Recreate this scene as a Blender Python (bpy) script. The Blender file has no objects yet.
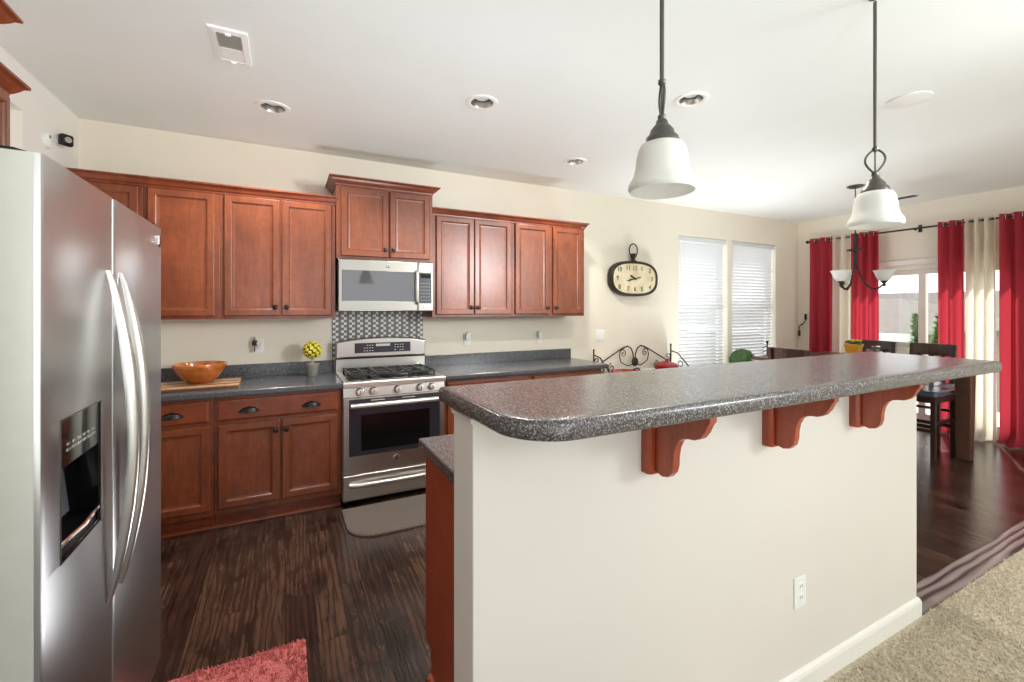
import bpy, bmesh, math, random
from mathutils import Vector, Matrix
random.seed(7)
C = bpy.context.scene
COL = C.collection

# ------------------------------------------------------------------ camera, sky, sun, exposure
YAW = math.atan2(227.0, 445.0)
cam = bpy.data.objects.new('camera', bpy.data.cameras.new('camera'))
COL.objects.link(cam)
cam.location = (0, 0, 1.45)
cam.rotation_euler = (math.pi/2, 0, -YAW)
cam.data.sensor_width = 36.0
cam.data.lens = 36.0*445.0/1024.0
cam.data.shift_y = -32.5/1024.0
cam.data.clip_start = 0.02
C.camera = cam

W = bpy.data.worlds.new('sky'); C.world = W; W.use_nodes = True
bg = W.node_tree.nodes['Background']
bg.inputs['Color'].default_value = (.95, 0.98, 1.0, 1)
bg.inputs['Strength'].default_value = 2.0

sl = bpy.data.lights.new('sun', 'SUN'); sl.energy = 6.0; sl.angle = 0.01; sl.color = (1, .95, .86)
so = bpy.data.objects.new('sun', sl); COL.objects.link(so)
so.rotation_euler = Vector((-0.62, -0.28, -0.80)).to_track_quat('-Z', 'Y').to_euler()

def lamp(name, kind, loc, energy, aim=(0, 0, -1), color=(1, .96, .9), size=.1, angle=150, blend=.8):
    l_ = bpy.data.lights.new(name, kind); l_.energy = energy; l_.color = color; l_.shadow_soft_size = size
    if kind == 'SPOT': l_.spot_size = math.radians(angle); l_.spot_blend = blend
    o_ = bpy.data.objects.new(name, l_); COL.objects.link(o_); o_.location = loc
    o_.rotation_euler = Vector(aim).to_track_quat('-Z', 'Y').to_euler()
    return o_
# unseen fill lamps added behind the camera, two bounced, one aimed at the kitchen
FILL_COL = (.96, .985, 1.0)
lamp('bounce_fill', 'SPOT', (.4, -1.2, .7), 140, (0, 0, 1), FILL_COL, .3, 170, 1)
lamp('bounce_fill', 'SPOT', (4.2, -1.4, .4), 80, (0, 0, 1), FILL_COL, .3, 170, 1)
lamp('kitchen_fill', 'SPOT', (3.7, -1.5, 2.25), 520, (-.72, 1, .20), FILL_COL, .5, 74, 1)
# two more fill lamps added, hidden low behind the island, aimed at the ceiling
lamp('aisle_fill', 'SPOT', (.95, 2.05, .2), 110, (-.25, 0, 1), FILL_COL, .4, 140, 1)
lamp('aisle_fill', 'SPOT', (4.15, 3.45, .15), 215, (.08, -.12, 1), FILL_COL, .4, 140, 1)
vs = C.view_settings
C.display_settings.display_device = 'sRGB'
vs.view_transform = 'Standard'; vs.look = 'None'; vs.gamma = 1.0; vs.use_curve_mapping = False
vs.exposure = 0.38
C.cycles.max_bounces = 14; C.cycles.diffuse_bounces = 8; C.cycles.glossy_bounces = 6
C.cycles.transmission_bounces = 8; C.cycles.transparent_max_bounces = 12
C.cycles.use_denoising = True
C.cycles.sample_clamp_indirect = 8.0
C.cycles.caustics_reflective = False; C.cycles.caustics_refractive = False

# ------------------------------------------------------------------ materials
def srgb(r, g, b):
    f = lambda c: (c/255/12.92) if c/255 <= .04045 else ((c/255+.055)/1.055)**2.4
    return (f(r), f(g), f(b), 1)
class NT:
    def __init__(s, name):
        s.m = bpy.data.materials.new(name); s.m.use_nodes = True
        s.t = s.m.node_tree; s.p = s.t.nodes['Principled BSDF']; s.o = s.t.nodes['Material Output']
    def n(s, kind, **kw):
        x = s.t.nodes.new(kind)
        for k, v in kw.items():
            if k in x.inputs: x.inputs[k].default_value = v
            else: setattr(x, k, v)
        return x
    def l(s, a, b): s.t.links.new(a, b)
    def pos(s, scale=(1, 1, 1), rot=(0, 0, 0), obj=False):
        if obj: src = s.n('ShaderNodeTexCoord').outputs['Object']
        else: src = s.n('ShaderNodeNewGeometry').outputs['Position']
        mp = s.n('ShaderNodeMapping'); s.l(src, mp.inputs['Vector'])
        mp.inputs['Scale'].default_value = scale; mp.inputs['Rotation'].default_value = rot
        return mp.outputs['Vector']
    def noise(s, vec, scale=5, detail=4, rough=.55, dist=0):
        x = s.n('ShaderNodeTexNoise'); s.l(vec, x.inputs['Vector'])
        x.inputs['Scale'].default_value = scale; x.inputs['Detail'].default_value = detail
        x.inputs['Roughness'].default_value = rough; x.inputs['Distortion'].default_value = dist
        return x.outputs['Fac']
    def ramp(s, fac, stops):
        x = s.n('ShaderNodeValToRGB'); s.l(fac, x.inputs['Fac'])
        e = x.color_ramp.elements
        while len(e) < len(stops): e.new(.5)
        for q, (p_, c_) in zip(e, stops): q.position = p_; q.color = c_
        return x.outputs['Color']
    def bump(s, h, strength=.2, dist=.01):
        b = s.n('ShaderNodeBump'); s.l(h, b.inputs['Height'])
        b.inputs['Strength'].default_value = strength; b.inputs['Distance'].default_value = dist
        s.l(b.outputs['Normal'], s.p.inputs['Normal'])
    def mix(s, fac, a, b, mode='MIX'):
        x = s.n('ShaderNodeMix', data_type='RGBA', blend_type=mode)
        for i, v in ((0, fac), (6, a), (7, b)):
            if hasattr(v, 'is_linked'): s.l(v, x.inputs[i])
            else: x.inputs[i].default_value = v
        return x.outputs[2]
    def set(s, **kw):
        for k, v in kw.items():
            k = k.replace('_', ' ')
            if hasattr(v, 'is_linked'): s.l(v, s.p.inputs[k])
            else: s.p.inputs[k].default_value = v
        return s
def plain(name, col, rough=.5, metal=0.0, vary=.06, scale=30, bump=0.0, **kw):
    t = NT(name)
    f = t.noise(t.pos(), scale, 3)
    a = tuple(c*(1-vary) for c in col[:3])+(1,); b = tuple(min(1, c*(1+vary)) for c in col[:3])+(1,)
    t.set(Base_Color=t.ramp(f, [(.3, a), (.7, b)]), Roughness=rough, Metallic=metal, **kw)
    if bump: t.bump(f, bump, .003)
    return t.m
def wall_mat(name, col):
    t = NT(name); v = t.pos()
    f = t.noise(v, 3, 2)
    a = tuple(c*.985 for c in col[:3])+(1,)
    t.set(Base_Color=t.ramp(f, [(.35, a), (.65, col)]), Roughness=.55)
    t.bump(t.noise(v, 260, 2), .06, .002)
    return t.m
M = {}
M['wall'] = wall_mat('cream wall paint', srgb(236, 229, 213))
M['wallwhite'] = wall_mat('white wall paint', srgb(238, 235, 229))
M['ponywall'] = wall_mat('pale island wall paint', srgb(226, 221, 214))
M['ceiling'] = wall_mat('white ceiling paint', srgb(238, 241, 239))
M['trim'] = plain('white gloss trim paint', srgb(240, 238, 232), .28, vary=.01)
M['plastic'] = plain('white plastic', srgb(240, 240, 238), .35, vary=.01)

def wood(name, c0, c1, rough=.32, grain=(14, 14, 1.2), coat=.22):
    t = NT(name); v = t.pos()
    big = t.noise(t.pos((2.2, 2.2, 1.1)), 2.0, 4, .6, .6)
    fine = t.noise(t.pos(grain), 6, 6, .6, .3)
    mott = t.noise(v, 26, 3, .6)
    base = t.ramp(big, [(.25, c0), (.75, c1)])
    k = t.ramp(fine, [(.25, (.72, .72, .72, 1)), (.7, (1.08, 1.08, 1.08, 1))])
    k2 = t.ramp(mott, [(.3, (.84, .84, .84, 1)), (.7, (1.1, 1.1, 1.1, 1))])
    t.set(Base_Color=t.mix(1.0, t.mix(1.0, base, k, 'MULTIPLY'), k2, 'MULTIPLY'), Roughness=rough, Coat_Weight=coat, Coat_Roughness=.2)
    t.bump(fine, .05, .002)
    return t.m
M['cherry'] = wood('stained cherry wood', srgb(100, 47, 25), srgb(142, 74, 42))
M['cherryh'] = wood('stained cherry wood with level grain', srgb(104, 44, 22), srgb(142, 67, 35), grain=(1.2, 14, 14))
M['cherryred'] = wood('red cherry veneer', srgb(156, 64, 36), srgb(178, 82, 48), coat=.25)
M['darkwood'] = wood('dark espresso wood', srgb(48, 28, 22), srgb(72, 43, 34), .36)
M['brownwood'] = wood('brown distressed wood', srgb(84, 54, 40), srgb(112, 76, 58), .35)
M['bowl'] = wood('amber turned wood', srgb(150, 72, 18), srgb(206, 122, 42), .18, (3, 3, 22), .7)
M['board'] = wood('light cutting board wood', srgb(178, 132, 92), srgb(214, 172, 128), .4, (1, 16, 16), .1)
M['boarddark'] = wood('dark cutting board strip', srgb(84, 56, 44), srgb(110, 76, 60), .4, (1, 16, 16), .1)
def steel(name, col=(.60, .60, .60, 1), rough=.24, stretch=(60, 60, .8), aniso=0):
    t = NT(name)
    f = t.noise(t.pos(stretch), 4, 3)
    w = t.noise(t.pos((1.0, 1.0, 1.0)), 2.2, 2)
    t.set(Base_Color=t.ramp(f, [(.2, tuple(c*.98 for c in col[:3])+(1,)), (.8, col)]), Metallic=1.0,
          Roughness=t.n('ShaderNodeMapRange', **{'To Min': rough-.01, 'To Max': rough+.02}).outputs[0])
    mr = [x for x in t.t.nodes if x.bl_idname == 'ShaderNodeMapRange'][0]; t.l(f, mr.inputs[0])
    b = t.n('ShaderNodeBump', Strength=.035, Distance=.01); t.l(w, b.inputs['Height'])
    b2 = t.n('ShaderNodeBump', Strength=.004, Distance=.0006); t.l(f, b2.inputs['Height']); t.l(b.outputs[0], b2.inputs['Normal'])
    t.l(b2.outputs[0], t.p.inputs['Normal'])
    if aniso:
        tg = t.n('ShaderNodeTangent', direction_type='RADIAL', axis='Z'); t.l(tg.outputs[0], t.p.inputs['Tangent']); t.p.inputs['Anisotropic'].default_value = aniso
    return t.m
M['steel'] = steel('brushed stainless steel', (.56, .56, .57, 1), .28, aniso=.65)
M['steelh'] = steel('brushed stainless steel sheet', (.56, .54, .51, 1), .30)
M['steelmw'] = steel('brushed microwave steel', (.33, .315, .285, 1), .30)
M['steelside'] = plain('grey coated steel side', srgb(196, 196, 188), .45, .35, .02)
M['satin'] = plain('satin nickel', (.62, .61, .58, 1), .28, 1.0, .03)
M['chrome'] = plain('polished chrome', (.8, .8, .8, 1), .08, 1.0, .01)
M['pewter'] = plain('brushed pewter', srgb(94, 91, 87), .38, .8, .06)
M['blackgloss'] = plain('black gloss plastic', srgb(14, 14, 16), .08, 0, .05)
M['ovenglass'] = plain('black oven glass', srgb(46, 47, 54), .10, 0, .05)
M['mwglass'] = plain('smoked grey microwave glass', srgb(60, 60, 62), .08, 0, .05, 30, 0, Coat_Weight=1.0)
M['panel'] = plain('grey control panel', srgb(62, 64, 72), .2, 0, .05)
M['black'] = plain('satin black metal', srgb(20, 18, 18), .28, .2, .1)
M['castiron'] = plain('black cast iron', srgb(30, 30, 31), .42, .2, .15, 60, .2)
M['bronze'] = plain('dark bronze metal', srgb(62, 54, 48), .45, .5, .12)
M['iron'] = plain('wrought iron', srgb(48, 42, 40), .5, .4, .12)
M['red'] = plain('red enamel', srgb(138, 18, 26), .15, 0, .05)
M['redcloth'] = plain('red cotton', srgb(170, 40, 40), .8, 0, .1)
M['terra'] = plain('yellow orange glazed pot', srgb(226, 158, 50), .35, 0, .08)
M['greypot'] = plain('grey zinc pot', srgb(142, 138, 130), .5, .1, .15, 40)
M['yellow'] = plain('yellow green dried flowers', srgb(214, 200, 72), .7, 0, .25, 90)
M['yellowcore'] = plain('olive moss core', srgb(96, 92, 30), .9, 0, .3, 80)
M['leaf'] = plain('green leaves', srgb(66, 102, 60), .6, 0, .6, 60)
M['leafdark'] = plain('dark evergreen leaves', srgb(84, 120, 56), .7, 0, .5, 6)
M['leaflight'] = plain('lime leaves', srgb(160, 186, 84), .7, 0, .4, 6)
M['stem'] = plain('pale twig', srgb(190, 182, 160), .7, 0, .1)
M['cream'] = plain('ivory candle wax', srgb(226, 216, 190), .5, 0, .03)
M['blueseat'] = plain('blue grey leather seat', srgb(96, 104, 122), .25, 0, .05)
M['tilegrey'] = plain('grey tile grout', srgb(118, 116, 110), .4, 0, .1, 80)
M['tilewhite'] = plain('white mosaic tile', srgb(242, 242, 238), .15, 0, .02)
M['tilemid'] = plain('mid grey mosaic tile', srgb(128, 126, 121), .15, 0, .06)
M['badge'] = plain('silver badge', (.75, .75, .75, 1), .25, 1, .02)
M['concrete'] = plain('pale concrete patio', srgb(190, 186, 178), .85, 0, .08, 3)
M['lawn'] = plain('mown lawn', srgb(92, 108, 60), .95, 0, .3, 2)
M['siding'] = plain('pale house siding', srgb(150, 138, 132), .8, 0, .05, 3)
M['shingle'] = plain('grey roof shingles', srgb(92, 90, 86), .95, 0, .14, 5)
M['whiteout'] = plain('white exterior paint', srgb(205, 205, 202), .7, 0, .03)
M['bark'] = plain('brown bark', srgb(84, 66, 52), .9, 0, .2)
def laminate(name, base, light, dark, rough=.22, fine=170):
    t = NT(name); v = t.pos()
    a = t.noise(v, fine, 2, .5); b = t.noise(v, fine*2, 2, .5); c = t.noise(v, 80, 3)
    col = t.ramp(a, [(.34, dark), (.46, base), (.54, base), (.66, light)])
    sp = t.ramp(b, [(.30, (.62, .62, .62, 1)), (.5, (1, 1, 1, 1)), (.70, (1.3, 1.3, 1.3, 1))])
    lv = t.ramp(c, [(.3, (.9, .9, .9, 1)), (.7, (1.08, 1.08, 1.08, 1))])
    t.set(Base_Color=t.mix(1.0, t.mix(1.0, col, sp, 'MULTIPLY'), lv, 'MULTIPLY'), Roughness=rough)
    t.p.inputs['Coat Weight'].default_value = .12; t.p.inputs['Coat Roughness'].default_value = .14
    return t.m
M['counter'] = laminate('slate grey speckled laminate', srgb(66, 67, 72), srgb(122, 122, 124), srgb(40, 40, 44), .22, 260)
M['bartop'] = laminate('warm grey granite speckle laminate', srgb(84, 80, 80), srgb(146, 143, 143), srgb(46, 44, 46), .25, 230)
def floor_mat():
    t = NT('dark hand scraped hickory planks')
    v = t.pos((1, 1, 1), (0, 0, math.pi/2))
    br = t.n('ShaderNodeTexBrick', offset=.37, offset_frequency=2, squash=1.0)
    t.l(v, br.inputs['Vector'])
    for k, q in (('Color1', (0, 0, 0, 1)), ('Color2', (1, 1, 1, 1)), ('Mortar', (.5, .5, .5, 1)), ('Scale', 1.0),
                 ('Mortar Size', .0016), ('Mortar Smooth', .1), ('Bias', 0.0), ('Brick Width', 1.05), ('Row Height', .128)):
        br.inputs[k].default_value = q
    # offset the grain per plank
    def off(scale):
        add = t.n('ShaderNodeVectorMath', operation='MULTIPLY_ADD'); t.l(br.outputs['Color'], add.inputs[0])
        add.inputs[1].default_value = (7.3, 11.1, 3.7); t.l(t.pos(scale), add.inputs[2]); return add.outputs[0]
    wv = t.n('ShaderNodeTexWave', wave_type='BANDS', bands_direction='X', wave_profile='SIN')
    t.l(off((1, .09, 1)), wv.inputs['Vector'])
    for k, q in (('Scale', 11.0), ('Distortion', 14.0), ('Detail', 4.0), ('Detail Scale', .9), ('Detail Roughness', .62)): wv.inputs[k].default_value = q
    g = wv.outputs['Fac']
    g2 = t.noise(off((30, 1.6, 1)), 2.2, 5, .6, .6)
    pt = t.noise(off((1.6, 1, 1)), 3.6, 4, .6, .8)
    plank = t.ramp(br.outputs['Color'], [(0.0, srgb(52, 36, 30)), (.5, srgb(64, 45, 37)), (1.0, srgb(80, 58, 47))])
    gm = t.ramp(g, [(.05, (.55, .54, .55, 1)), (.45, (.95, .94, .93, 1)), (.95, (1.12, 1.10, 1.07, 1))])
    gm2 = t.ramp(g2, [(.36, (.7, .7, .7, 1)), (.62, (1.16, 1.16, 1.16, 1))])
    gm3 = t.ramp(pt, [(.34, (.38, .37, .38, 1)), (.48, (.95, .95, .95, 1)), (.68, (1.22, 1.2, 1.16, 1))])
    c = t.mix(1.0, t.mix(1.0, t.mix(1.0, plank, gm, 'MULTIPLY'), gm2, 'MULTIPLY'), gm3, 'MULTIPLY')
    c = t.mix(br.outputs['Fac'], c, (.012, .008, .006, 1))
    t.set(Base_Color=c, Roughness=t.n('ShaderNodeMapRange', **{'To Min': .14, 'To Max': .30}).outputs[0])
    mr = [x for x in t.t.nodes if x.bl_idname == 'ShaderNodeMapRange'][0]; t.l(g2, mr.inputs[0])
    hs = t.n('ShaderNodeMath', operation='SUBTRACT'); t.l(g, hs.inputs[0]); t.l(br.outputs['Fac'], hs.inputs[1])
    t.bump(hs.outputs[0], .16, .004)
    return t.m
M['floor'] = floor_mat()
def strip_mat():
    t = NT('hickory threshold board')
    wv = t.n('ShaderNodeTexWave', wave_type='BANDS', bands_direction='Y', wave_profile='SIN'); t.l(t.pos((.12, 1, 1)), wv.inputs['Vector'])
    for k, q in (('Scale', 7.0), ('Distortion', 9.0), ('Detail', 3.0), ('Detail Scale', .8), ('Detail Roughness', .6)): wv.inputs[k].default_value = q
    g = wv.outputs['Fac']
    t.set(Base_Color=t.ramp(g, [(.05, srgb(64, 52, 52)), (.4, srgb(116, 102, 102)), (.9, srgb(142, 128, 126))]), Roughness=.24)
    t.bump(g, .2, .005)
    return t.m
M['strip'] = strip_mat()
def carpet_mat(name, c0, c1, c2, sc=150, bump=1.0):
    t = NT(name); v = t.pos()
    a = t.noise(v, sc, 3, .7); b = t.noise(v, 6, 3)
    col = t.ramp(a, [(.30, c0), (.5, c1), (.68, c2)])
    lv = t.ramp(b, [(.3, (.9, .9, .9, 1)), (.7, (1.06, 1.06, 1.06, 1))])
    t.set(Base_Color=t.mix(1.0, col, lv, 'MULTIPLY'), Roughness=.95)
    t.p.inputs['Sheen Weight'].default_value = .2
    t.bump(a, bump, .012)
    return t.m
M['carpet'] = carpet_mat('beige cut pile carpet', srgb(178, 164, 138), srgb(214, 202, 178), srgb(236, 228, 208), 90)
M['rug'] = carpet_mat('coral red shag', srgb(168, 66, 66), srgb(212, 102, 100), srgb(232, 138, 132), 130)
M['mat'] = carpet_mat('taupe woven mat', srgb(66, 58, 53), srgb(96, 84, 76), srgb(122, 108, 98), 130, .8)
def cloth_mat(name, col, trans=.5):
    t = NT(name)
    wv = t.noise(t.pos((60, 60, 220)), 6, 3)
    a = tuple(c*.9 for c in col[:3])+(1,)
    colr = t.ramp(wv, [(.3, a), (.7, col)])
    t.set(Base_Color=colr, Roughness=.85)
    tr = t.n('ShaderNodeBsdfTranslucent'); t.l(colr, tr.inputs['Color'])
    mx = t.n('ShaderNodeMixShader'); mx.inputs[0].default_value = trans
    t.l(t.p.outputs[0], mx.inputs[1]); t.l(tr.outputs[0], mx.inputs[2]); t.l(mx.outputs[0], t.o.inputs['Surface'])
    return t.m
M['redcurtain'] = cloth_mat('red linen curtain', srgb(184, 58, 72), .5)
M['creamcurtain'] = cloth_mat('cream sheer curtain', srgb(240, 234, 220), .55)
M['blind'] = cloth_mat('white blind slats', srgb(232, 234, 236), .12)
M['shade'] = cloth_mat('white alabaster glass', srgb(246, 246, 242), .35)
def glass_mat(name, col=(1, 1, 1, 1)):
    t = NT(name)
    tr = t.n('ShaderNodeBsdfTransparent', Color=col); gl = t.n('ShaderNodeBsdfGlossy', Roughness=.02)
    mx = t.n('ShaderNodeMixShader'); mx.inputs[0].default_value = .06; t.l(tr.outputs[0], mx.inputs[1]); t.l(gl.outputs[0], mx.inputs[2])
    t.l(mx.outputs[0], t.o.inputs['Surface'])
    return t.m
M['glass'] = glass_mat('clear window glass')
M['jarglass'] = glass_mat('clear jar glass', (.82, .88, .88, 1))
def face_mat():
    t = NT('aged ivory clock paper'); f = t.noise(t.pos(), 5, 4)
    t.set(Base_Color=t.ramp(f, [(.3, srgb(206, 190, 148)), (.6, srgb(232, 222, 190))]), Roughness=.4)
    return t.m
M['clockface'] = face_mat()

# ------------------------------------------------------------------ mesh builder
class MB:
    def __init__(s): s.bm = bmesh.new()
    def face(s, pts):
        vs_ = [s.bm.verts.new(p) for p in pts]
        return s.bm.faces.new(vs_)
    def box(s, x0, x1, y0, y1, z0, z1):
        v = [s.bm.verts.new(p) for p in ((x0,y0,z0),(x1,y0,z0),(x1,y1,z0),(x0,y1,z0),(x0,y0,z1),(x1,y0,z1),(x1,y1,z1),(x0,y1,z1))]
        for f in ((0,3,2,1),(4,5,6,7),(0,1,5,4),(1,2,6,5),(2,3,7,6),(3,0,4,7)): s.bm.faces.new([v[i] for i in f])
        return s
    def rings(s, loops, cap0=True, cap1=True, closed=True):
        R = [[s.bm.verts.new(p) for p in L] for L in loops]
        for a, b in zip(R, R[1:]):
            n = len(a)
            for i in range(n if closed else n-1):
                j = (i+1) % n
                s.bm.faces.new((a[i], a[j], b[j], b[i]))
        if cap0: s.bm.faces.new(R[0][::-1])
        if cap1: s.bm.faces.new(R[-1])
        return s
    def lathe(s, prof, o=(0, 0, 0), n=24, axis=(0, 0, 1), cap0=True, cap1=True):
        a = Vector(axis).normalized(); q = a.to_track_quat('Z', 'Y').to_matrix()
        L = []
        for r, z in prof:
            L.append([Vector(o)+q @ Vector((r*math.cos(2*math.pi*i/n), r*math.sin(2*math.pi*i/n), z)) for i in range(n)])
        return s.rings(L, cap0, cap1)
    def tube(s, path, r, n=8, closed=False, rend=None):
        P = [Vector(p) for p in path]; L = []
        up = Vector((0, 0, 1))
        prev = None
        for i, p in enumerate(P):
            if closed: t = P[(i+1) % len(P)]-P[i-1]
            else: t = P[min(i+1, len(P)-1)]-P[max(i-1, 0)]
            t.normalize()
            if prev is None:
                u = t.cross(up)
                if u.length < 1e-3: u = t.cross(Vector((1, 0, 0)))
            else: u = prev - t*prev.dot(t)
            u.normalize(); prev = u; w = t.cross(u)
            rr = r if rend is None else r+(rend-r)*i/(len(P)-1)
            L.append([p+(u*math.cos(2*math.pi*k/n)+w*math.sin(2*math.pi*k/n))*rr for k in range(n)])
        if closed:
            return s.rings(L+[L[0]], False, False)
        return s.rings(L)
    def ball(s, c, r, n=16, sc=(1, 1, 1)):
        prof = [(math.sin(math.pi*i/n), -math.cos(math.pi*i/n)) for i in range(n+1)]
        L = []
        for rr, z in prof:
            rr = max(rr, 1e-3)
            L.append([(c[0]+r*sc[0]*rr*math.cos(2*math.pi*k/n), c[1]+r*sc[1]*rr*math.sin(2*math.pi*k/n), c[2]+r*sc[2]*z) for k in range(n)])
        return s.rings(L)
    def prism(s, poly, vec):
        a = [Vector(p) for p in poly]; b = [p+Vector(vec) for p in a]
        return s.rings([a, b])
    def build(s, name, mat, parent=None, smooth=False, bevel=0, seg=2, thing=None, xf=None):
        bm = s.bm
        bmesh.ops.remove_doubles(bm, verts=bm.verts, dist=1e-6)
        if xf is not None: bmesh.ops.transform(bm, matrix=xf, verts=bm.verts)
        bmesh.ops.recalc_face_normals(bm, faces=bm.faces)
        if parent is not None:
            off = Vector((0, 0, 0)); q = parent
            while q is not None: off += q.location; q = q.parent
            bmesh.ops.translate(bm, vec=-off, verts=bm.verts)
        me = bpy.data.meshes.new(name); bm.to_mesh(me); bm.free()
        if smooth is not False:
            ang = 40 if smooth is True else smooth
            for p in me.polygons: p.use_smooth = True
            me.set_sharp_from_angle(angle=math.radians(ang))
        o = bpy.data.objects.new(name, me); COL.objects.link(o)
        for m_ in (mat if isinstance(mat, (list, tuple)) else [mat]): me.materials.append(m_)
        if bevel:
            b = o.modifiers.new('bevel', 'BEVEL'); b.width = bevel; b.segments = seg; b.limit_method = 'ANGLE'; b.angle_limit = math.radians(40)
            b.harden_normals = False
        if parent is not None: o.parent = parent
        return o
def thing(name, label, cat, loc=(0, 0, 0), group=None):
    o = bpy.data.objects.new(name, None); COL.objects.link(o); o.location = loc; o.empty_display_size = .05
    o['label'] = label; o['category'] = cat
    if group: o['group'] = group
    return o
def tag(o, label, cat, group=None):
    o['label'] = label; o['category'] = cat
    if group: o['group'] = group
    return o
def struct(o): o['kind'] = 'structure'; return o
def dup(root, loc, label=None, group=None):
    r = root.copy(); COL.objects.link(r); r.location = loc
    if label: r['label'] = label
    if group: r['group'] = group
    for ch in list(root.children):
        c = ch.copy(); COL.objects.link(c); c.parent = r
        for g in ch.children:
            d = g.copy(); COL.objects.link(d); d.parent = c
    return r
def bx(*a): return MB().box(*a)
def text_mesh(name, s, size, mat, parent, mtx, ext=.0008):
    cu = bpy.data.curves.new(name, 'FONT'); cu.body = s; cu.size = size; cu.align_x = 'CENTER'; cu.align_y = 'CENTER'; cu.extrude = ext
    tmp = bpy.data.objects.new(name, cu); COL.objects.link(tmp)
    dg = bpy.context.evaluated_depsgraph_get()
    me = bpy.data.meshes.new_from_object(tmp.evaluated_get(dg))
    bpy.data.objects.remove(tmp); bpy.data.curves.remove(cu)
    off = Vector((0, 0, 0)); q = parent
    while q is not None: off += q.location; q = q.parent
    me.transform(Matrix.Translation(-off) @ mtx)
    me.materials.clear(); me.materials.append(mat)
    o = bpy.data.objects.new(name, me); COL.objects.link(o); o.parent = parent
    return o
def facing_minus_y(x, y, z): return Matrix.Translation((x, y, z)) @ Matrix.Rotation(math.pi/2, 4, 'X')

# ------------------------------------------------------------------ room shell
XL, XR, YB, H = -1.26, 6.98, 4.07, 2.755
YR = -2.6                                   # the living room goes on, open, behind the camera
def quads(name, mat, boxes):
    mb = MB()
    for b in boxes: mb.box(*b)
    return struct(mb.build(name, mat))
struct(bx(XL-.15, XR+.02, .985, YB+.02, -.06, 0).build('floor', M['floor']))
struct(bx(XL-.15, .95, YR, .985, -.06, 0).build('floor', M['floor']))
cpt = struct(bx(.95, XR+.02, YR, .990, -.06, .008).build('floor_carpet', M['carpet']))
random.seed(21); m = MB()
for i in range(26000):
    x, y = random.uniform(1.5, 4.6), .982-.75*random.random()**1.1
    a = random.uniform(0, 6.28); l_ = random.uniform(.004, .0075); c_, s_ = math.cos(a)*l_, math.sin(a)*l_
    if x < 2.67 and y > .965: continue
    b = [m.bm.verts.new(q) for q in ((x+c_, y+s_, .007), (x-s_, y+c_, .007), (x-c_, y-s_, .007), (x+s_, y-c_, .007))]
    tp = m.bm.verts.new((x+random.uniform(-.01, .01), min(.986, y+random.uniform(-.01, .01)), random.uniform(.013, .024)))
    for k in range(4): m.bm.faces.new((b[k], b[(k+1) % 4], tp))
o = m.build('pile', M['carpet'], cpt); o['kind'] = 'stuff'
struct(bx(2.66, XR-.02, .985, 1.115, 0, .012).build('trim_1', M['strip'], bevel=.004))
# ceiling with round openings for the recessed lamps
CANS = [(-.069, 3.279), (1.112, 2.598), (2.293, 3.265), (2.258, 1.967)]
RC = .072
bm = bmesh.new()
def loop_edges(pts):
    v = [bm.verts.new(p) for p in pts]
    return [bm.edges.new((v[i], v[(i+1) % len(v)])) for i in range(len(v))]
E_ = loop_edges([(XL-.15, YR, H), (XR+.15, YR, H), (XR+.15, YB+.15, H), (XL-.15, YB+.15, H)])
for cx_, cy_ in CANS: E_ += loop_edges([(cx_+RC*math.cos(a*math.pi/16), cy_+RC*math.sin(a*math.pi/16), H) for a in range(32)])
bmesh.ops.triangle_fill(bm, edges=E_, use_beauty=True, normal=(0, 0, -1))
me = bpy.data.meshes.new('ceiling'); bm.to_mesh(me); bm.free(); me.materials.append(M['ceiling'])
ce = struct(bpy.data.objects.new('ceiling', me)); COL.objects.link(ce)
struct(bx(XL-.15, XR+.15, YR, YB+.15, H+.14, H+.22).build('roof', M['ceiling']))
# back wall with two windows
WN = [(4.448, 5.375), (5.467, 6.43)]; WZ = (.55, 2.382)
quads('wall_back', M['wall'], [(XL-.15, WN[0][0], YB, YB+.16, 0, H), (WN[0][0], WN[1][1], YB, YB+.16, 0, WZ[0]), (WN[0][0], WN[1][1], YB, YB+.16, WZ[1], H),
      (WN[0][1], WN[1][0], YB, YB+.16, WZ[0], WZ[1]), (WN[1][1], XR+.15, YB, YB+.16, 0, H)])
# left wall with a niche high up
quads('wall_left', M['wallwhite'], [(XL-.15, XL, 3.335, YB, 0, H), (XL-.15, XL, YR, 2.75, 0, H), (XL-.15, XL, 2.75, 3.335, 0, 1.5), (XL-.15, XL, 2.75, 3.335, 2.515, H)])
struct(bx(XL-.17, XL-.12, 2.7, 3.4, 1.4, 2.6).build('wall_niche', M['wall']))
# right wall with the patio door opening
DY = (1.70, 3.50); DZ = 2.0
quads('wall_right', M['wall'], [(XR, XR+.15, DY[1], YB, 0, H), (XR, XR+.15, DY[0], DY[1], DZ, H), (XR, XR+.15, YR, DY[0], 0, H)])
quads('wall_rear', M['wall'], [(XL-.15, XR+.15, YR-.15, YR, 0, .3), (XL-.15, XR+.15, YR-.15, YR, 2.5, H), (XL-.15, -.8, YR-.15, YR, .3, 2.5), (2.7, 3.1, YR-.15, YR, .3, 2.5), (6.2, XR+.15, YR-.15, YR, .3, 2.5)])
struct(bx(XR-.014, XR, DY[1]+.06, YB, 0, .10).build('baseboard_right', M['trim'], bevel=.004))
struct(bx(XR-.014, XR, YR, DY[0]-.06, 0, .10).build('baseboard_right', M['trim'], bevel=.004))
struct(bx(2.80, XR-.014, YB-.014, YB, 0, .10).build('baseboard_back', M['trim'], bevel=.004))
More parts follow.
